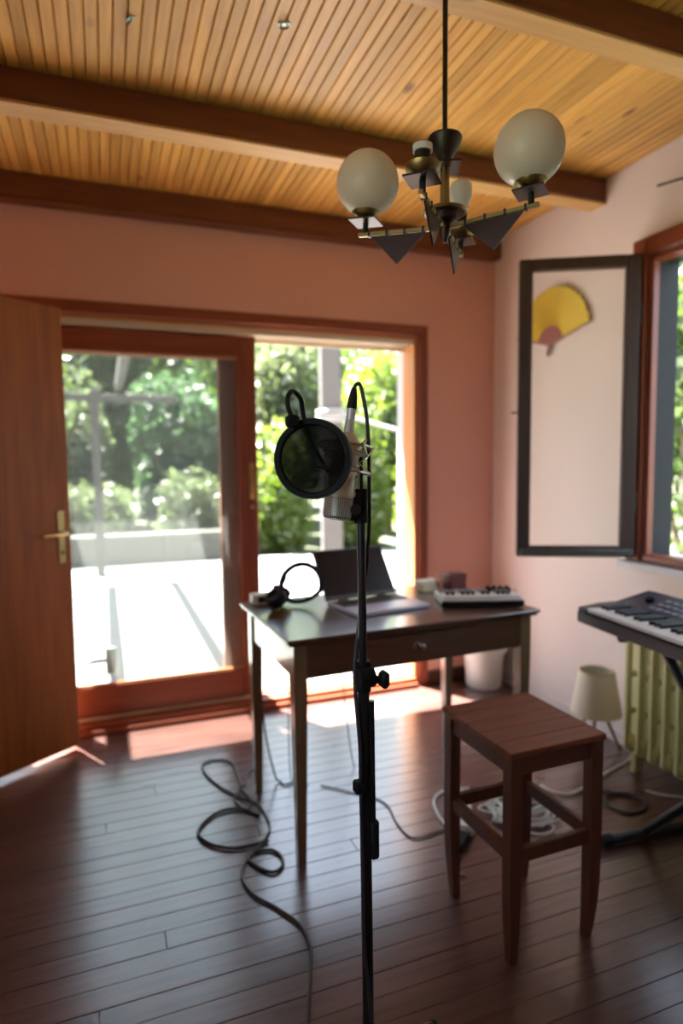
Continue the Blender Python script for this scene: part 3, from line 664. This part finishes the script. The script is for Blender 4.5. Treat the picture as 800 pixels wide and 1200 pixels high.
for sx in (-1, 1):
    x = sx*(SW/2-.006-lw/2); MB().box(x-.010, x+.010, -yi, yi, SH-.072, SH-.019, c=.002).build('apron', 'stool_leg_wood', st, smooth=False)
    MB().box(x-.010, x+.010, -yi, yi, .285, .325, c=.002).build('stretcher', 'stool_leg_wood', st, smooth=False)

# ---- digital piano keyboard: long axis towards the camera, keys facing the room
KA = rad(-6.0)     # local x = depth (towards the window wall), local -y = along the keys
pk = thing('digital_piano', 'black digital piano keyboard in front of the radiator', 'keyboard', (1.605, 1.815, .752), KA)
KL = 1.02; KD = .335
sec = [(0, .010), (.020, .0), (KD, .0), (KD, .098), (KD-.03, .104), (.150, .070), (.145, .052), (.020, .052), (0, .046)]
body = MB(); body.add([(x, 0, z) for x, z in sec]+[(x, -KL, z) for x, z in sec], [tuple(range(9)), tuple(range(17, 8, -1))]+[(i, (i+1) % 9, 9+(i+1) % 9, 9+i) for i in range(9)])
body.build('body', 'keyboard_body', pk, smooth=False)
for y0 in (0, -KL+.045):
    MB().add([(x, y0, z) for x, z in ((.003,.045),(.148,.050),(.155,.074),(.09,.072),(.003,.062))]+[(x, y0-.045, z) for x, z in ((.003,.045),(.148,.050),(.155,.074),(.09,.072),(.003,.062))],
       [tuple(range(5)), tuple(range(9, 4, -1))]+[(i, (i+1) % 5, 5+(i+1) % 5, 5+i) for i in range(5)]).build('end_cheek', 'keyboard_body', pk, smooth=False)
nk = 40; kwid = (KL-.092)/nk
wk2 = MB().box(0, .138, -kwid/2+.0006, kwid/2-.0006, 0, .013, c=.0012).mesh('white_key', 'white_key', smooth=False)
bk2 = MB().box(.046, .138, -.0055, .0055, 0, .013, c=.0015).mesh('black_key', 'black_key', smooth=False)
for i in range(nk):
    y = -.046-(i+.5)*kwid
    link('white_key', wk2, pk, (.006, y, .0535))
    if i % 7 in (0, 1, 3, 4, 5) and i < nk-1: link('black_key', bk2, pk, (.006, y-kwid/2, .0660))
# control panel lying on the sloped top (tilt about local y)
sl = math.atan2(.034, KD-.03-.150)
pn = MB().box(.004, .146, -KL+.03, -.030, .0006, .0030, c=.0008).build('control_panel', 'keyboard_panel', pk); pn.location = (.150, 0, .070); pn.rotation_euler = (0, -sl, 0)
MB().box(.045, .110, -KL*.62, -KL*.40, .0032, .0045, c=.0005).build('display', 'button_grey', pn, 'pale display window')
bt = MB().box(-.007, .007, -.011, .011, 0, .004, c=.001).mesh('button', 'button_grey', smooth=False)
for i in range(5):
    for j in range(3): link('button', bt, pn, (.035+j*.036, -.16-i*.035, .0032))
dk = MB().lathe([(.016,0), (.016,.010), (.013,.013), (.001,.013)], 16).mesh('dial', 'black_plastic'); link('dial', dk, pn, (.08, -.10, .0032))

# ---- keyboard stand (X type)
ks = thing('keyboard_stand', 'black folding X stand carrying the digital piano', 'stand', (1.605, 1.815, 0), KA)
def bar(name, p0, p1, r=.015, mat='black_metal'): return MB().cyl(p0, p1, r, n=12).build(name, mat, ks)
yA, yB_ = -.175, -.80
bar('foot_bar', (.02, yA, .022), (.40, yA, .022), .018); bar('foot_bar', (.02, yB_, .022), (.40, yB_, .022), .018)
for y in (yA, yB_):
    for x0, x1 in ((-.012, .028), (.392, .432)): MB().cyl((x0, y, .022), (x1, y, .022), .0215, n=12).build('rubber_cap', 'black_rubber', ks)
bar('support_bar', (.08, -.155, .735), (.33, -.155, .735), .014); bar('support_bar', (.08, -.82, .735), (.33, -.82, .735), .014)
for y in (-.155, -.82):
    for x in (.072, .338): MB().cyl((x-.012, y, .735), (x+.012, y, .735), .0165, n=12).build('rubber_cap', 'black_rubber', ks)
bar('cross_leg', (.17, yA, .03), (.17, -.82, .73), .017); bar('cross_leg', (.215, yB_, .03), (.215, -.155, .73), .017)
MB().cyl((.145, -.49, .383), (.24, -.49, .383), .030, n=16).build('pivot_disc', 'black_plastic', ks)

# ---- radiator
ra = thing('radiator', 'pale yellow cast iron column radiator under the window', 'radiator', (2.035, 2.035, 0))
RZ0, RZ1 = .105, .685
s_ = MB()
for x0, x1, hw in ((0, .030, .0095), (.050, .070, .016), (.085, .105, .016), (.128, .150, .0095)):
    s_.box(x0, x1, -hw, hw, RZ0+.012, RZ1-.012, c=.004)
for z in (RZ0, RZ1-.075): s_.box(.010, .140, -.024, .024, z, z+.075, c=.014)
for z in (.27, .43): s_.box(.02, .13, -.010, .010, z, z+.025, c=.004)
sm = s_.mesh('section', 'radiator_paint')
hubm = MB().cyl((.075, -.034, RZ0+.037), (.075, .034, RZ0+.037), .020, n=12).cyl((.075, -.034, RZ1-.037), (.075, .034, RZ1-.037), .020, n=12).mesh('hub', 'radiator_paint')
ns = 14
for i in range(ns):
    so = link('section', sm, ra, (0, -.03-i*.064, 0)); link('hub', hubm, so)
for y in (-.03, -.03-(ns-1)*.064):
    MB().box(.05, .10, y-.014, y+.014, 0, RZ0+.01, c=.004).build('foot', 'radiator_paint', ra)
MB().cyl((.075, .004, RZ0+.037), (.075, .024, RZ0+.037), .019, n=12).build('end_plug', 'radiator_paint', ra)
for z in (.2, .6): MB().box(.1505, .2245, -.30, -.28, z, z+.02).build('wall_bracket', 'radiator_paint', ra)

# ---- tripod lamp on the floor
lm = thing('tripod_lamp', 'small floor lamp with cream cone shade on wooden tripod legs', 'lamp', (2.085, 2.225, 0))
shade = MB(); n = 36
for (ra0, z0) in (): pass
sh_prof = [(.112, .190), (.078, .385), (.0765, .385), (.1105, .190)]
shade.lathe(sh_prof+[sh_prof[0]], 36, caps=False); shade.build('shade', 'lamp_shade_cloth', lm, angle=30)
MB().tube([(math.cos(t)*.077, math.sin(t)*.077, .384) for t in [2*PI*i/28 for i in range(28)]], .0025, 6, True).build('shade_ring', 'brass', lm)
for i in range(3):
    a = rad(100+120*i); MB().cyl((math.cos(a)*.02, math.sin(a)*.02, .225), (math.cos(a)*.118, math.sin(a)*.118, .004), .0085, .006, 10).build('leg', 'lamp_leg_wood', lm)
MB().cyl((0,0,.205), (0,0,.25), .028, n=16).build('hub', 'lamp_leg_wood', lm)
MB().cyl((0,0,.25), (0,0,.285), .016, n=14).build('socket', 'white_plastic', lm); MB().sphere((0,0,.312), .026, rz=.030).build('bulb', 'bulb_glass', lm)
for i in range(3):
    a = 2*PI*i/3; MB().cyl((0,0,.283), (math.cos(a)*.089, math.sin(a)*.089, .32), .0018, n=6).build('shade_spoke', 'brass', lm)

# ---- white bin in the corner
bn = thing('waste_bin', 'white lined waste bin in the corner behind the table', 'bin', (2.10, 3.165, 0))
wv = MB(); N_ = 32
prof = [(.098, 0), (.104, .01), (.118, .20), (.128, .345), (.132, .352), (.126, .352), (.112, .19), (.096, .015)]
wv.lathe(prof, N_); wv.build('bucket', 'white_plastic', bn)
lin = MB(); vsl = []; fs = []
for k, (r, z) in enumerate(((.133, .354), (.137, .335), (.136, .28), (.1335, .22))):
    for i in range(48):
        t = 2*PI*i/48; rr = r*(1+.010*math.sin(9*t+k))+(.004*k if k > 1 else 0); vsl.append((rr*math.cos(t), rr*math.sin(t), z+.012*math.sin(5*t)*(k == 3)))
for k in range(3):
    for i in range(48): j = (i+1) % 48; fs.append((k*48+i, k*48+j, (k+1)*48+j, (k+1)*48+i))
lin.add(vsl, fs); lin.build('bin_liner', 'bin_white', bn)

# ---- hand fan on the window wall
fn = thing('hand_fan', 'open yellow paper hand fan hung on the pale wall', 'fan', (XR-.012, 2.785, 1.962))
# local: fan plane is y/z, right guard points to -y (towards the window)
NS = 22; A0, A1 = rad(13), rad(163); RO, RI = .295, .10
for i in range(NS):
    a, b_ = A0+(A1-A0)*i/NS, A0+(A1-A0)*(i+1)/NS; mid = (a+b_)/2
    def fp(r, t, x): return (x, -r*math.cos(t), r*math.sin(t))
    f_ = MB(); rr = RO+.006
    f_.add([fp(RI, a, 0), fp(RI, mid, -.006), fp(RI, b_, 0), fp(RO, a, 0), fp(rr, mid, -.008), fp(RO, b_, 0)]+[fp(RI, a, .0012), fp(RI, mid, -.0048), fp(RI, b_, .0012), fp(RO, a, .0012), fp(rr, mid, -.0068), fp(RO, b_, .0012)],
           [(0,1,4,3), (1,2,5,4), (6,9,10,7), (7,10,11,8), (0,3,9,6), (2,8,11,5), (3,4,10,9), (4,5,11,10), (0,6,7,1), (1,7,8,2)])
    f_.build('fan_fold', 'fan_paper', fn, smooth=False)
    MB().add([fp(-.02, mid, -.007), fp(RI, mid-.05, -.0075), fp(RI, mid+.05, -.0075), fp(-.02, mid, -.004), fp(RI, mid-.05, -.0045), fp(RI, mid+.05, -.0045)],
        [(0,1,2), (5,4,3), (0,3,4,1), (1,4,5,2), (2,5,3,0)]).build('fan_stick', 'fan_stick', fn, smooth=False)
for t in (A0-.02, A1+.02):
    c_, s2_ = math.cos(t), math.sin(t)
    MB().cyl((-.006, .02*c_, -.02*s2_), (-.006, -RO*c_, RO*s2_), .005, n=8).build('guard_stick', 'fan_stick', fn)
MB().cyl((-.012, 0, 0), (.004, 0, 0), .008, n=12).build('rivet', 'brass', fn)
for t in np.linspace(A0, A0+rad(60), 8):
    MB().sphere((-.004, -(RO+.008)*math.cos(t), (RO+.008)*math.sin(t)), .006, nu=8, nv=6).build('lace_bead', 'aged_brass', fn)
MB().tube([(-.004, .01, -.02), (-.004, .014, -.045), (-.004, .012, -.055)], .009, 8).build('tassel', 'fan_stick', fn)
MB().cyl((-.0, 0, .0), (.012, 0, 0), .003, n=8).build('nail', 'bronze_dark', fn)

# ---- metal hook above the window
hk = thing('wall_hook', 'small bronze hook fixed to the pale wall above the window', 'hook', (XR, 1.955, 2.478))
MB().cyl((-.008, 0, 0), (0, 0, 0), .020, n=16).build('rosette', 'aged_brass', hk)
MB().tube(spline([(-.006, 0, 0), (-.035, .01, .0), (-.045, .05, .004), (-.045, .125, .016)], 5), .005, 8).build('hook_arm', 'bronze_dark', hk)

# ================================================================== CHANDELIER
CX, CY, CZ = .712, 1.236, 1.857
ch = thing('chandelier', 'bronze and brass chandelier with two opal glass globes hanging on a rod', 'chandelier', (CX, CY, ZC))
def L_(z): return z-ZC          # world height -> local
MB().cyl((0,0,L_(2.035)), (0,0,-.045), .0055, n=10).build('rod', 'bronze_dark', ch)
MB().lathe([(.05,-.0015), (.048,-.02), (.030,-.045), (.012,-.050)], 24).build('ceiling_rose', 'bronze_dark', ch)
MB().lathe([(.006, L_(2.042)), (.020, L_(2.043)), (.035, L_(2.046)), (.037, L_(2.042)), (.033, L_(2.028)), (.022, L_(2.010)), (.014, L_(1.998)), (.011, L_(1.990))], 28).build('canopy_cup', 'bronze_dark', ch)
def dia(r, z0, z1, mat=None, s=4, rot=0): 
    poly = [(r*math.cos(rot+2*PI*i/s), r*math.sin(rot+2*PI*i/s)) for i in range(s)]
    return MB().prism(poly, z0, z1, mat)
dia(.047, L_(1.981), L_(1.986), rot=rad(20)).build('diamond_plate', 'bronze_plate', ch, smooth=False)
MB().cyl((0,0,L_(1.893)), (0,0,L_(1.991)), .010, n=14).build('stem', 'aged_brass', ch)
MB().lathe([(.010, L_(1.893)), (.043, L_(1.892)), (.045, L_(1.889)), (.043, L_(1.885)), (.029, L_(1.884)), (.028, L_(1.872)), (.018, L_(1.866)), (.013, L_(1.862))], 28).build('hub', 'bronze_plate', ch)
MB().tube([(math.cos(t)*.045, math.sin(t)*.045, L_(1.889)) for t in [2*PI*i/28 for i in range(28)]], .0035, 6, True).build('hub_ring', 'aged_brass', ch)
MB().lathe([(.015, L_(1.862)), (.012, L_(1.845)), (.004, L_(1.825))], 14).build('finial', 'bronze_plate', ch)
RA = .200
for ai, (adeg, dz, kind) in enumerate(((-49, .010, 'globe'), (48, .0, 'bulb'), (137, .012, 'globe'), (227, .0, 'empty'))):
    a = rad(adeg); ca, sa = math.cos(a), math.sin(a); zA = L_(CZ)
    ar = bpy.data.objects.new('arm', None); COL.objects.link(ar); ar.parent = ch; ar.location = (0, 0, zA); ar.rotation_euler = (0, -math.atan2(dz, RA), a)
    MB().box(.010, RA, -.0045, .0045, -.0045, .0045, c=.001).build('arm_bar', 'aged_brass', ar)
    for k in range(4): MB().box(.045+k*.042, .050+k*.042, -.0062, .0062, -.0062, .0062).build('arm_band', 'bronze_dark', ar)
    # dark triangular plate under the arm
    tri = [(.040, -.0055), (RA-.030, -.0055), (.105, -.070)]
    MB().prism(tri, -.002, .002, Matrix.Rotation(PI/2, 4, 'X')).build('triangle_plate', 'bronze_plate', ar, smooth=False)
    px = RA-.016
    MB().cyl((px, 0, .003), (px, 0, .026), .0065, n=10).build('pin', 'bronze_dark', ar)
    dia(.044, .026, .030, Matrix.Translation((px, 0, 0)), 4, rad(45)).build('socket_plate', 'bronze_plate', ar, smooth=False)
    MB().lathe([(.012, .030), (.018, .034), (.032, .046), (.034, .054), (.031, .055), (.016, .040)], 22, Matrix.Translation((px, 0, 0))).build('socket_cup', 'aged_brass', ar)
    if kind == 'globe':
        R = .0705
        prof = [(.026, .046)] + [(R*math.sin(t), .046+R*.93-R*math.cos(t)) for t in np.linspace(rad(24), PI-.02, 22)]
        MB().lathe(prof, 36, Matrix.Translation((px, 0, 0))).build('glass_globe', 'opal_glass', ar, 'opal white glass globe')
    else:
        hz = .022 if kind == 'bulb' else 0
        MB().cyl((px, 0, .036), (px, 0, .078+hz), .0155, n=16).build('lamp_socket', 'bronze_dark', ar)
        MB().cyl((px, 0, .078+hz), (px, 0, .090+hz), .019, n=18).build('socket_ring', 'bulb_glass', ar, 'white socket ring')
        if kind == 'bulb': MB().lathe([(.014,.091), (.022,.098), (.027,.112), (.027,.138), (.022,.144), (.004,.146)], 20, Matrix.Translation((px, 0, hz))).build('bulb', 'bulb_glass', ar, 'white light bulb')

# ================================================================== MICROPHONE GROUP
PB, PT = V((.466, 1.105, .0)), V((.4555, 1.105, 1.300))
def pole(z): return PB.lerp(PT, z/1.300)
ms = thing('microphone_stand', 'tall black microphone stand on a tripod base', 'stand', tuple(PB))
rel = lambda p: V(p)-PB
MB().cyl(rel(pole(.16)), rel(pole(.93)), .0115, n=18).build('lower_tube', 'black_metal', ms)
MB().cyl(rel(pole(.90)), rel(pole(1.275)), .0080, n=16).build('upper_tube', 'black_metal', ms)
MB().cyl(rel(pole(.905)), rel(pole(.965)), .0150, n=18).build('clutch', 'black_plastic', ms)
ck = MB(); c0 = rel(pole(.938)); ck.cyl(c0+V((-.018, -.020, 0)), c0+V((.012, -.020, 0)), .019, n=16); ck.build('clutch_housing', 'black_plastic', ms)
kn = MB(); kn.cyl(c0+V((.010, -.024, -.004)), c0+V((.024, -.026, -.006)), .008, n=12); kn.box(.022, .040, -.042, -.016, -.022, .012, Matrix.Translation(c0), c=.006); kn.build('clutch_knob', 'black_plastic', ms)
bo = MB().cyl(rel(pole(.565)+V((.0135, -.006, 0))), rel(pole(.885)+V((.0135, -.006, 0))), .0060, n=12).build('folded_boom', 'black_metal', ms)
MB().box(-.009, .009, -.010, .010, -.04, .04, Matrix.Translation(rel(pole(.60)+V((.016, -.004, 0)))), c=.004).build('boom_grip', 'black_rubber', bo)
MB().box(-.017, .003, -.012, .010, -.012, .012, Matrix.Translation(rel(pole(.715)+V((-.008, -.004, 0)))), c=.003).build('cable_clip', 'black_plastic', ms)
MB().lathe([(.020, .11), (.028, .13), (.028, .17), (.018, .19), (.013, .20)], 18).build('hub', 'black_plastic', ms)
for adeg in (-90, 30, 150):
    a = rad(adeg); lg = MB().cyl((math.cos(a)*.02, math.sin(a)*.02, .14), (math.cos(a)*.25, math.sin(a)*.25, .014), .008, n=10).build('leg', 'black_metal', ms)
    MB().sphere((math.cos(a)*.252, math.sin(a)*.252, .0125), .012, nu=12, nv=8).build('rubber_foot', 'black_rubber', lg)
# top joint and swivel
tj = MB().cyl(rel(pole(1.235)), rel(pole(1.300)), .0135, n=16).build('top_joint', 'black_plastic', ms)
MB().box(-.030, -.008, -.016, .006, -.045, .0, Matrix.Translation(rel(pole(1.285))), c=.005).build('swivel_block', 'black_plastic', tj)
MB().cyl(rel(pole(1.262)+V((-.020, -.030, 0))), rel(pole(1.262)+V((-.020, -.010, 0))), .009, n=12).build('swivel_screw', 'bronze_dark', tj)
MB().cyl(rel(pole(1.29)), rel(pole(1.360)), .0055, n=12).build('top_spigot', 'black_metal', ms)
MB().cyl(rel(pole(1.29)+V((-.006, -.004, 0))), rel(pole(1.35)+V((-.004, -.004, 0))), .0022, n=8).build('spigot_wire', 'silver', ms)

# condenser microphone, hung upside down: axis from connector (top) to grille (bottom)
A_, B_ = V((.444, 1.118, 1.452)), V((.4115, 1.112, 1.245))
ax = (B_-A_).normalized()
mc = thing('condenser_microphone', 'silver large diaphragm condenser microphone hanging upside down in a shock mount', 'microphone', tuple(A_))
Mq = ax.to_track_quat('Z', 'Y').to_matrix().to_4x4()     # local z runs down the axis
MB().lathe([(.0085, .022), (.0092, .024), (.0100, .046), (.0165, .052), (.0225, .060), (.0245, .066)], 32, Mq).build('neck', 'silver_light', mc)
MB().lathe([(.0245, .0662), (.0262, .070), (.0265, .155), (.0285, .158), (.0285, .166)], 40, Mq).build('body', 'silver_light', mc)
MB().lathe([(.0278, .1662), (.0278, .169), (.0285, .1695), (.0285, .171)], 40, Mq).build('ring', 'silver', mc)
gp = [(.0265, .1712), (.0275, .174), (.0278, .203), (.0262, .2085), (.018, .2115), (.002, .2120)]
gri = MB().lathe(gp, 40, Mq).build('grille_core', 'bronze_dark', mc)
# woven wire: rings and bars proud of the core
gw = MB()
for k in range(13):
    z = .1735+k*.0026; gw.tube([Mq @ V((math.cos(t)*.0284, math.sin(t)*.0284, z)) for t in [2*PI*i/40 for i in range(40)]], .00085, 4, True)
for k in range(44):
    t = 2*PI*k/44; gw.tube([Mq @ V((math.cos(t)*.0286, math.sin(t)*.0286, .172)), Mq @ V((math.cos(t)*.0287, math.sin(t)*.0287, .203)), Mq @ V((math.cos(t)*.0272, math.sin(t)*.0272, .2095)), Mq @ V((math.cos(t)*.012, math.sin(t)*.012, .2128))], .00085, 4)
for k in range(5): gw.tube([Mq @ V((math.cos(t)*(.025-.0045*k), math.sin(t)*(.025-.0045*k), .2108+.0005*k)) for t in [2*PI*i/28 for i in range(28)]], .0006, 4, True)
gwo = gw.build('grille_wire', 'grille_mesh', gri); gwo['kind'] = 'stuff'
for t in (0.6, 2.2): MB().sphere(Mq @ V((math.cos(t-PI*.9)*.0265, math.sin(t-PI*.9)*.0265, .128)), .0022, nu=8, nv=6).build('screw', 'bronze_dark', mc)

# shock mount: two hexagon wire frames and elastics, on the stand
sm_ = thing('shock_mount', 'silver wire spider shock mount holding the microphone on the stand', 'shock mount', tuple(A_))
def rng_pts(r, z, n=6, off=0.0): return [Mq @ V((math.cos(off+2*PI*i/n)*r, math.sin(off+2*PI*i/n)*r, z)) for i in range(n)]
for (r, z, off) in ((.053, .070, 0), (.046, .088, rad(30)), (.053, .120, 0)):
    fr_ = MB(); ps = rng_pts(r, z, 6, off)
    pts = []
    for i in range(6):
        p0, p1 = ps[i], ps[(i+1) % 6]; pts += [p0.lerp(p1, .12), p0.lerp(p1, .5), p0.lerp(p1, .88)]
    fr_.tube(pts, .0025, 6, True).build('wire_hexagon', 'silver', sm_)
p72, p118 = rng_pts(.053, .070), rng_pts(.053, .120); p88 = rng_pts(.046, .088, 6, rad(30))
for i in range(6):
    MB().tube([p72[i], p88[i], p72[(i+1) % 6]], .0020, 5).build('wire_strut', 'silver', sm_)
    MB().tube([p118[i], Mq @ V((math.cos(2*PI*i/6+.35)*.028, math.sin(2*PI*i/6+.35)*.028, .102)), p88[i]], .0013, 5).build('elastic_cord', 'silver_light', sm_)
for z in (.078, .108): MB().tube([Mq @ V((math.cos(t)*.0285, math.sin(t)*.0285, z)) for t in [2*PI*i/32 for i in range(32)]], .0016, 6, True).build('inner_ring', 'silver', sm_)
q0 = pole(1.352)-A_
MB().tube([q0+V((0,0,.0)), q0+V((.004, -.002, .020)), p118[1]], .0035, 8).build('mount_bracket', 'silver', sm_)
MB().tube([q0+V((.004,-.002,.016)), q0+V((.012,.0,.040)), p72[0]], .003, 8).build('mount_bracket', 'silver', sm_)

# XLR connector + cable: one thing
xc = thing('microphone_cable', 'black microphone cable plugged into the top of the microphone and hanging down the stand', 'cable', tuple(A_))
MB().lathe([(.0085, .0215), (.0085, .0), (.0088, -.001)], 20, Mq).build('connector_sleeve', 'silver_light', xc)
MB().lathe([(.0093, .0005), (.0096, -.008), (.0085, -.020), (.0062, -.034), (.0046, -.040)], 20, Mq).build('strain_boot', 'black_rubber', xc)
top = A_ + (-ax)*.038
P_ = [top, top+V((.004, 0, .008)), top+V((.013, .0, .006)), V((.472, 1.118, 1.455)), V((.4765, 1.118, 1.42)), V((.479, 1.118, 1.36)), V((.480, 1.120, 1.28)), V((.479, 1.122, 1.20)),
      V((.470, 1.124, 1.10)), V((.455, 1.122, 1.02)), V((.443, 1.112, .96)), V((.440, 1.10, .90)), V((.446, 1.095, .80)), V((.447, 1.095, .72)), V((.450, 1.095, .55)), V((.449, 1.09, .40)), V((.458, 1.085, .28)), V((.455, 1.07, .18)), V((.43, 1.05, .09)), V((.40, 1.06, .02)), V((.37, 1.10, .006)), V((.33, 1.16, .005))]
MB().tube([p-A_ for p in spline(P_, 6)], .0038, 8).build('cord', 'cable_dark', xc)

# pop filter with goose neck
PC = V((.338, 1.035, 1.357)); pn_ = V((.60, .80, -.03)).normalized()
pf = thing('pop_filter', 'round black nylon pop filter on a looped goose neck in front of the microphone', 'pop filter', tuple(PC))
Mp = pn_.to_track_quat('Z', 'Y').to_matrix().to_4x4()
RP = .0685
MB().tube([Mp @ V((math.cos(t)*(RP-.005), math.sin(t)*(RP-.005), 0)) for t in [2*PI*i/64 for i in range(64)]], .0062, 10, True).build('rim', 'black_plastic', pf)
MB().lathe([(RP-.002, -.006), (RP+.0012, -.006), (RP+.0012, .006), (RP-.002, .006)], 64, Mp, caps=False).build('rim_band', 'black_plastic', pf)
for zz in (-.0035, .0035): MB().lathe([(.0005, zz), (RP-.006, zz)], 48, Mp, caps=False).build('nylon_screen', 'nylon_mesh', pf, smooth=False)
cl = PC + Mp.to_3x3() @ V((0, 0, 0))
ctop = V((-.034, .004, .063))
MB().box(-.011, .011, -.008, .010, -.010, .012, Matrix.Translation(ctop), c=.004).build('clamp', 'black_plastic', pf)
gp_ = [ctop+V((0,0,.006)), ctop+V((-.004,.012,.026)), ctop+V((.001,.028,.047)), ctop+V((.014,.040,.056)), ctop+V((.031,.052,.044)), ctop+V((.038,.062,.020)), ctop+V((.048,.072,-.010)),
       ctop+V((.070,.090,-.045)), ctop+V((.100,.105,-.085)), ctop+V((.126,.100,-.125)), pole(1.255)+V((-.012, .014, 0))-PC]
MB().tube(spline(gp_, 7), .0043, 10).build('goose_neck', 'black_rubber', pf)
MB().cyl(pole(1.243)-PC+V((0,0,0))+V((-.002,.017,0)), pole(1.268)-PC+V((-.002,.017,0)), .0125, n=14).build('stand_clamp', 'black_plastic', pf)

# ================================================================== CABLES ON THE FLOOR
def floor_cable(name, label, pts, r, mat, z=None, k=8):
    cps = spline([(x, y, r+.0015) for x, y in pts], k); out = []
    # lift where the cable crosses itself
    for i, p in enumerate(cps):
        lift = 0
        for j in range(0, i-10):
            dd = (V((p.x, p.y))-V((cps[j].x, cps[j].y))).length
            if dd < 3.2*r: lift = max(lift, 1.9*r*(1-max(0, dd-1.2*r)/(2.0*r)) if dd > 1.2*r else 1.9*r)
        out.append(V((p.x, p.y, p.z+lift)))
    return tag(MB().tube(out, r, 8).build(name, mat), label, 'cable')
c1 = [(.408,1.352),(.452,1.467),(.487,1.57),(.486,1.664),(.442,1.756),(.386,1.847),(.371,1.931),(.396,2.006),(.455,2.073),(.522,2.168),(.530,2.288),(.515,2.36),(.470,2.42),(.415,2.517),(.368,2.65),(.363,2.76),(.417,2.79),(.485,2.737),(.489,2.602),(.485,2.479),(.50,2.40),(.47,2.33),(.44,2.42),(.50,2.52),(.533,2.601),(.583,2.655)]
floor_cable('floor_cable', 'long grey cable snaking over the floor to the foot of the microphone stand', [(.37,1.22)]+c1, .0046, 'cable_dark')
floor_cable('looped_cable', 'dark cable lying in a flat oval loop left of the table leg', [(.500,2.10),(.445,2.095),(.368,2.105),(.30,2.16),(.272,2.239),(.316,2.315),(.384,2.355),(.46,2.335),(.505,2.27)], .0062, 'cable_dark')
floor_cable('ring_cable', 'dark cable curled in a round ring at the front leg of the table', [(.425,2.075),(.412,2.05),(.412,2.01),(.448,1.945),(.48,1.925),(.512,1.951),(.518,2.00),(.495,2.045),(.44,2.055)], .0055, 'cable_dark')
floor_cable('thin_cable', 'thin black cable running from the stand towards the stool', [(.80,2.40),(.90,2.30),(.969,2.225),(.993,2.148),(.974,2.03),(.985,1.93),(1.058,1.921),(1.137,1.936)], .0030, 'cable_dark')
floor_cable('lamp_cord', 'white cord curving from the floor lamp towards the stool', [(2.20,2.12),(2.13,2.08),(2.015,2.05),(1.883,2.006),(1.723,1.959),(1.66,1.99),(1.645,2.06)], .0050, 'cable_white')
floor_cable('white_loop_cable', 'white cable bowing out beside the left leg of the stool', [(1.135,1.955),(1.145,2.03),(1.18,2.12),(1.25,2.165),(1.36,2.15)], .0050, 'cable_white')
floor_cable('coiled_black_cable', 'black cable coiled near the foot of the keyboard stand', [(1.76,1.95),(1.80,1.92),(1.86,1.915),(1.93,1.87),(1.945,1.81),(1.90,1.765),(1.83,1.765),(1.79,1.813),(1.81,1.87),(1.87,1.895),(1.925,1.865)], .0048, 'cable_dark')
floor_cable('radiator_cable', 'short pale cable running under the radiator', [(2.015,1.87),(2.05,1.82),(2.09,1.79),(2.14,1.76)], .0035, 'cable_white')
# heap of white cable: one long tangled cable
pts = []; cx, cy = 1.46, 1.925; rw = random.Random(5)
for i in range(64):
    t = i*1.05+rw.uniform(-.5, .5); rr = rw.uniform(.05, .16)
    pts.append((cx+rr*1.0*math.cos(t), cy+rr*.80*math.sin(t), .008+rw.uniform(0, .055)*(1-rr/.19)))
pts += [(1.40, 1.79, .008), (1.46, 1.77, .008), (1.50, 1.80, .008), (1.47, 1.84, .010)]
tag(MB().tube(spline(pts, 4), .0042, 6).build('tangled_cable', 'cable_white'), 'tangled heap of white cable on the floor under the stool', 'cable')
ps_ = thing('power_strip', 'white power strip lying beside the white cable heap', 'power strip', (1.235, 1.985, 0), rad(62))
MB().box(-.13, .13, -.028, .028, 0, .040, c=.006).build('strip_body', 'white_plastic', ps_)
for i in range(4): MB().cyl((-.09+i*.06, 0, .0402), (-.09+i*.06, 0, .0412), .019, n=18).build('socket', 'cream_plastic', ps_)
ad = thing('power_adapter', 'black power adapter lying on the floor by the left stool leg', 'adapter', (1.125, 1.835, 0), rad(40))
MB().box(-.05, .05, -.024, .024, 0, .030, c=.005).build('adapter_body', 'black_plastic', ad); MB().cyl((.05, 0, .015), (.068, 0, .015), .006, .004, 10).build('strain_relief', 'black_rubber', ad)
floor_cable('adapter_lead', 'thin black lead looping from the power adapter', [(1.075,1.795),(1.05,1.775),(1.03,1.75),(1.02,1.70),(1.05,1.68)], .0028, 'cable_dark')
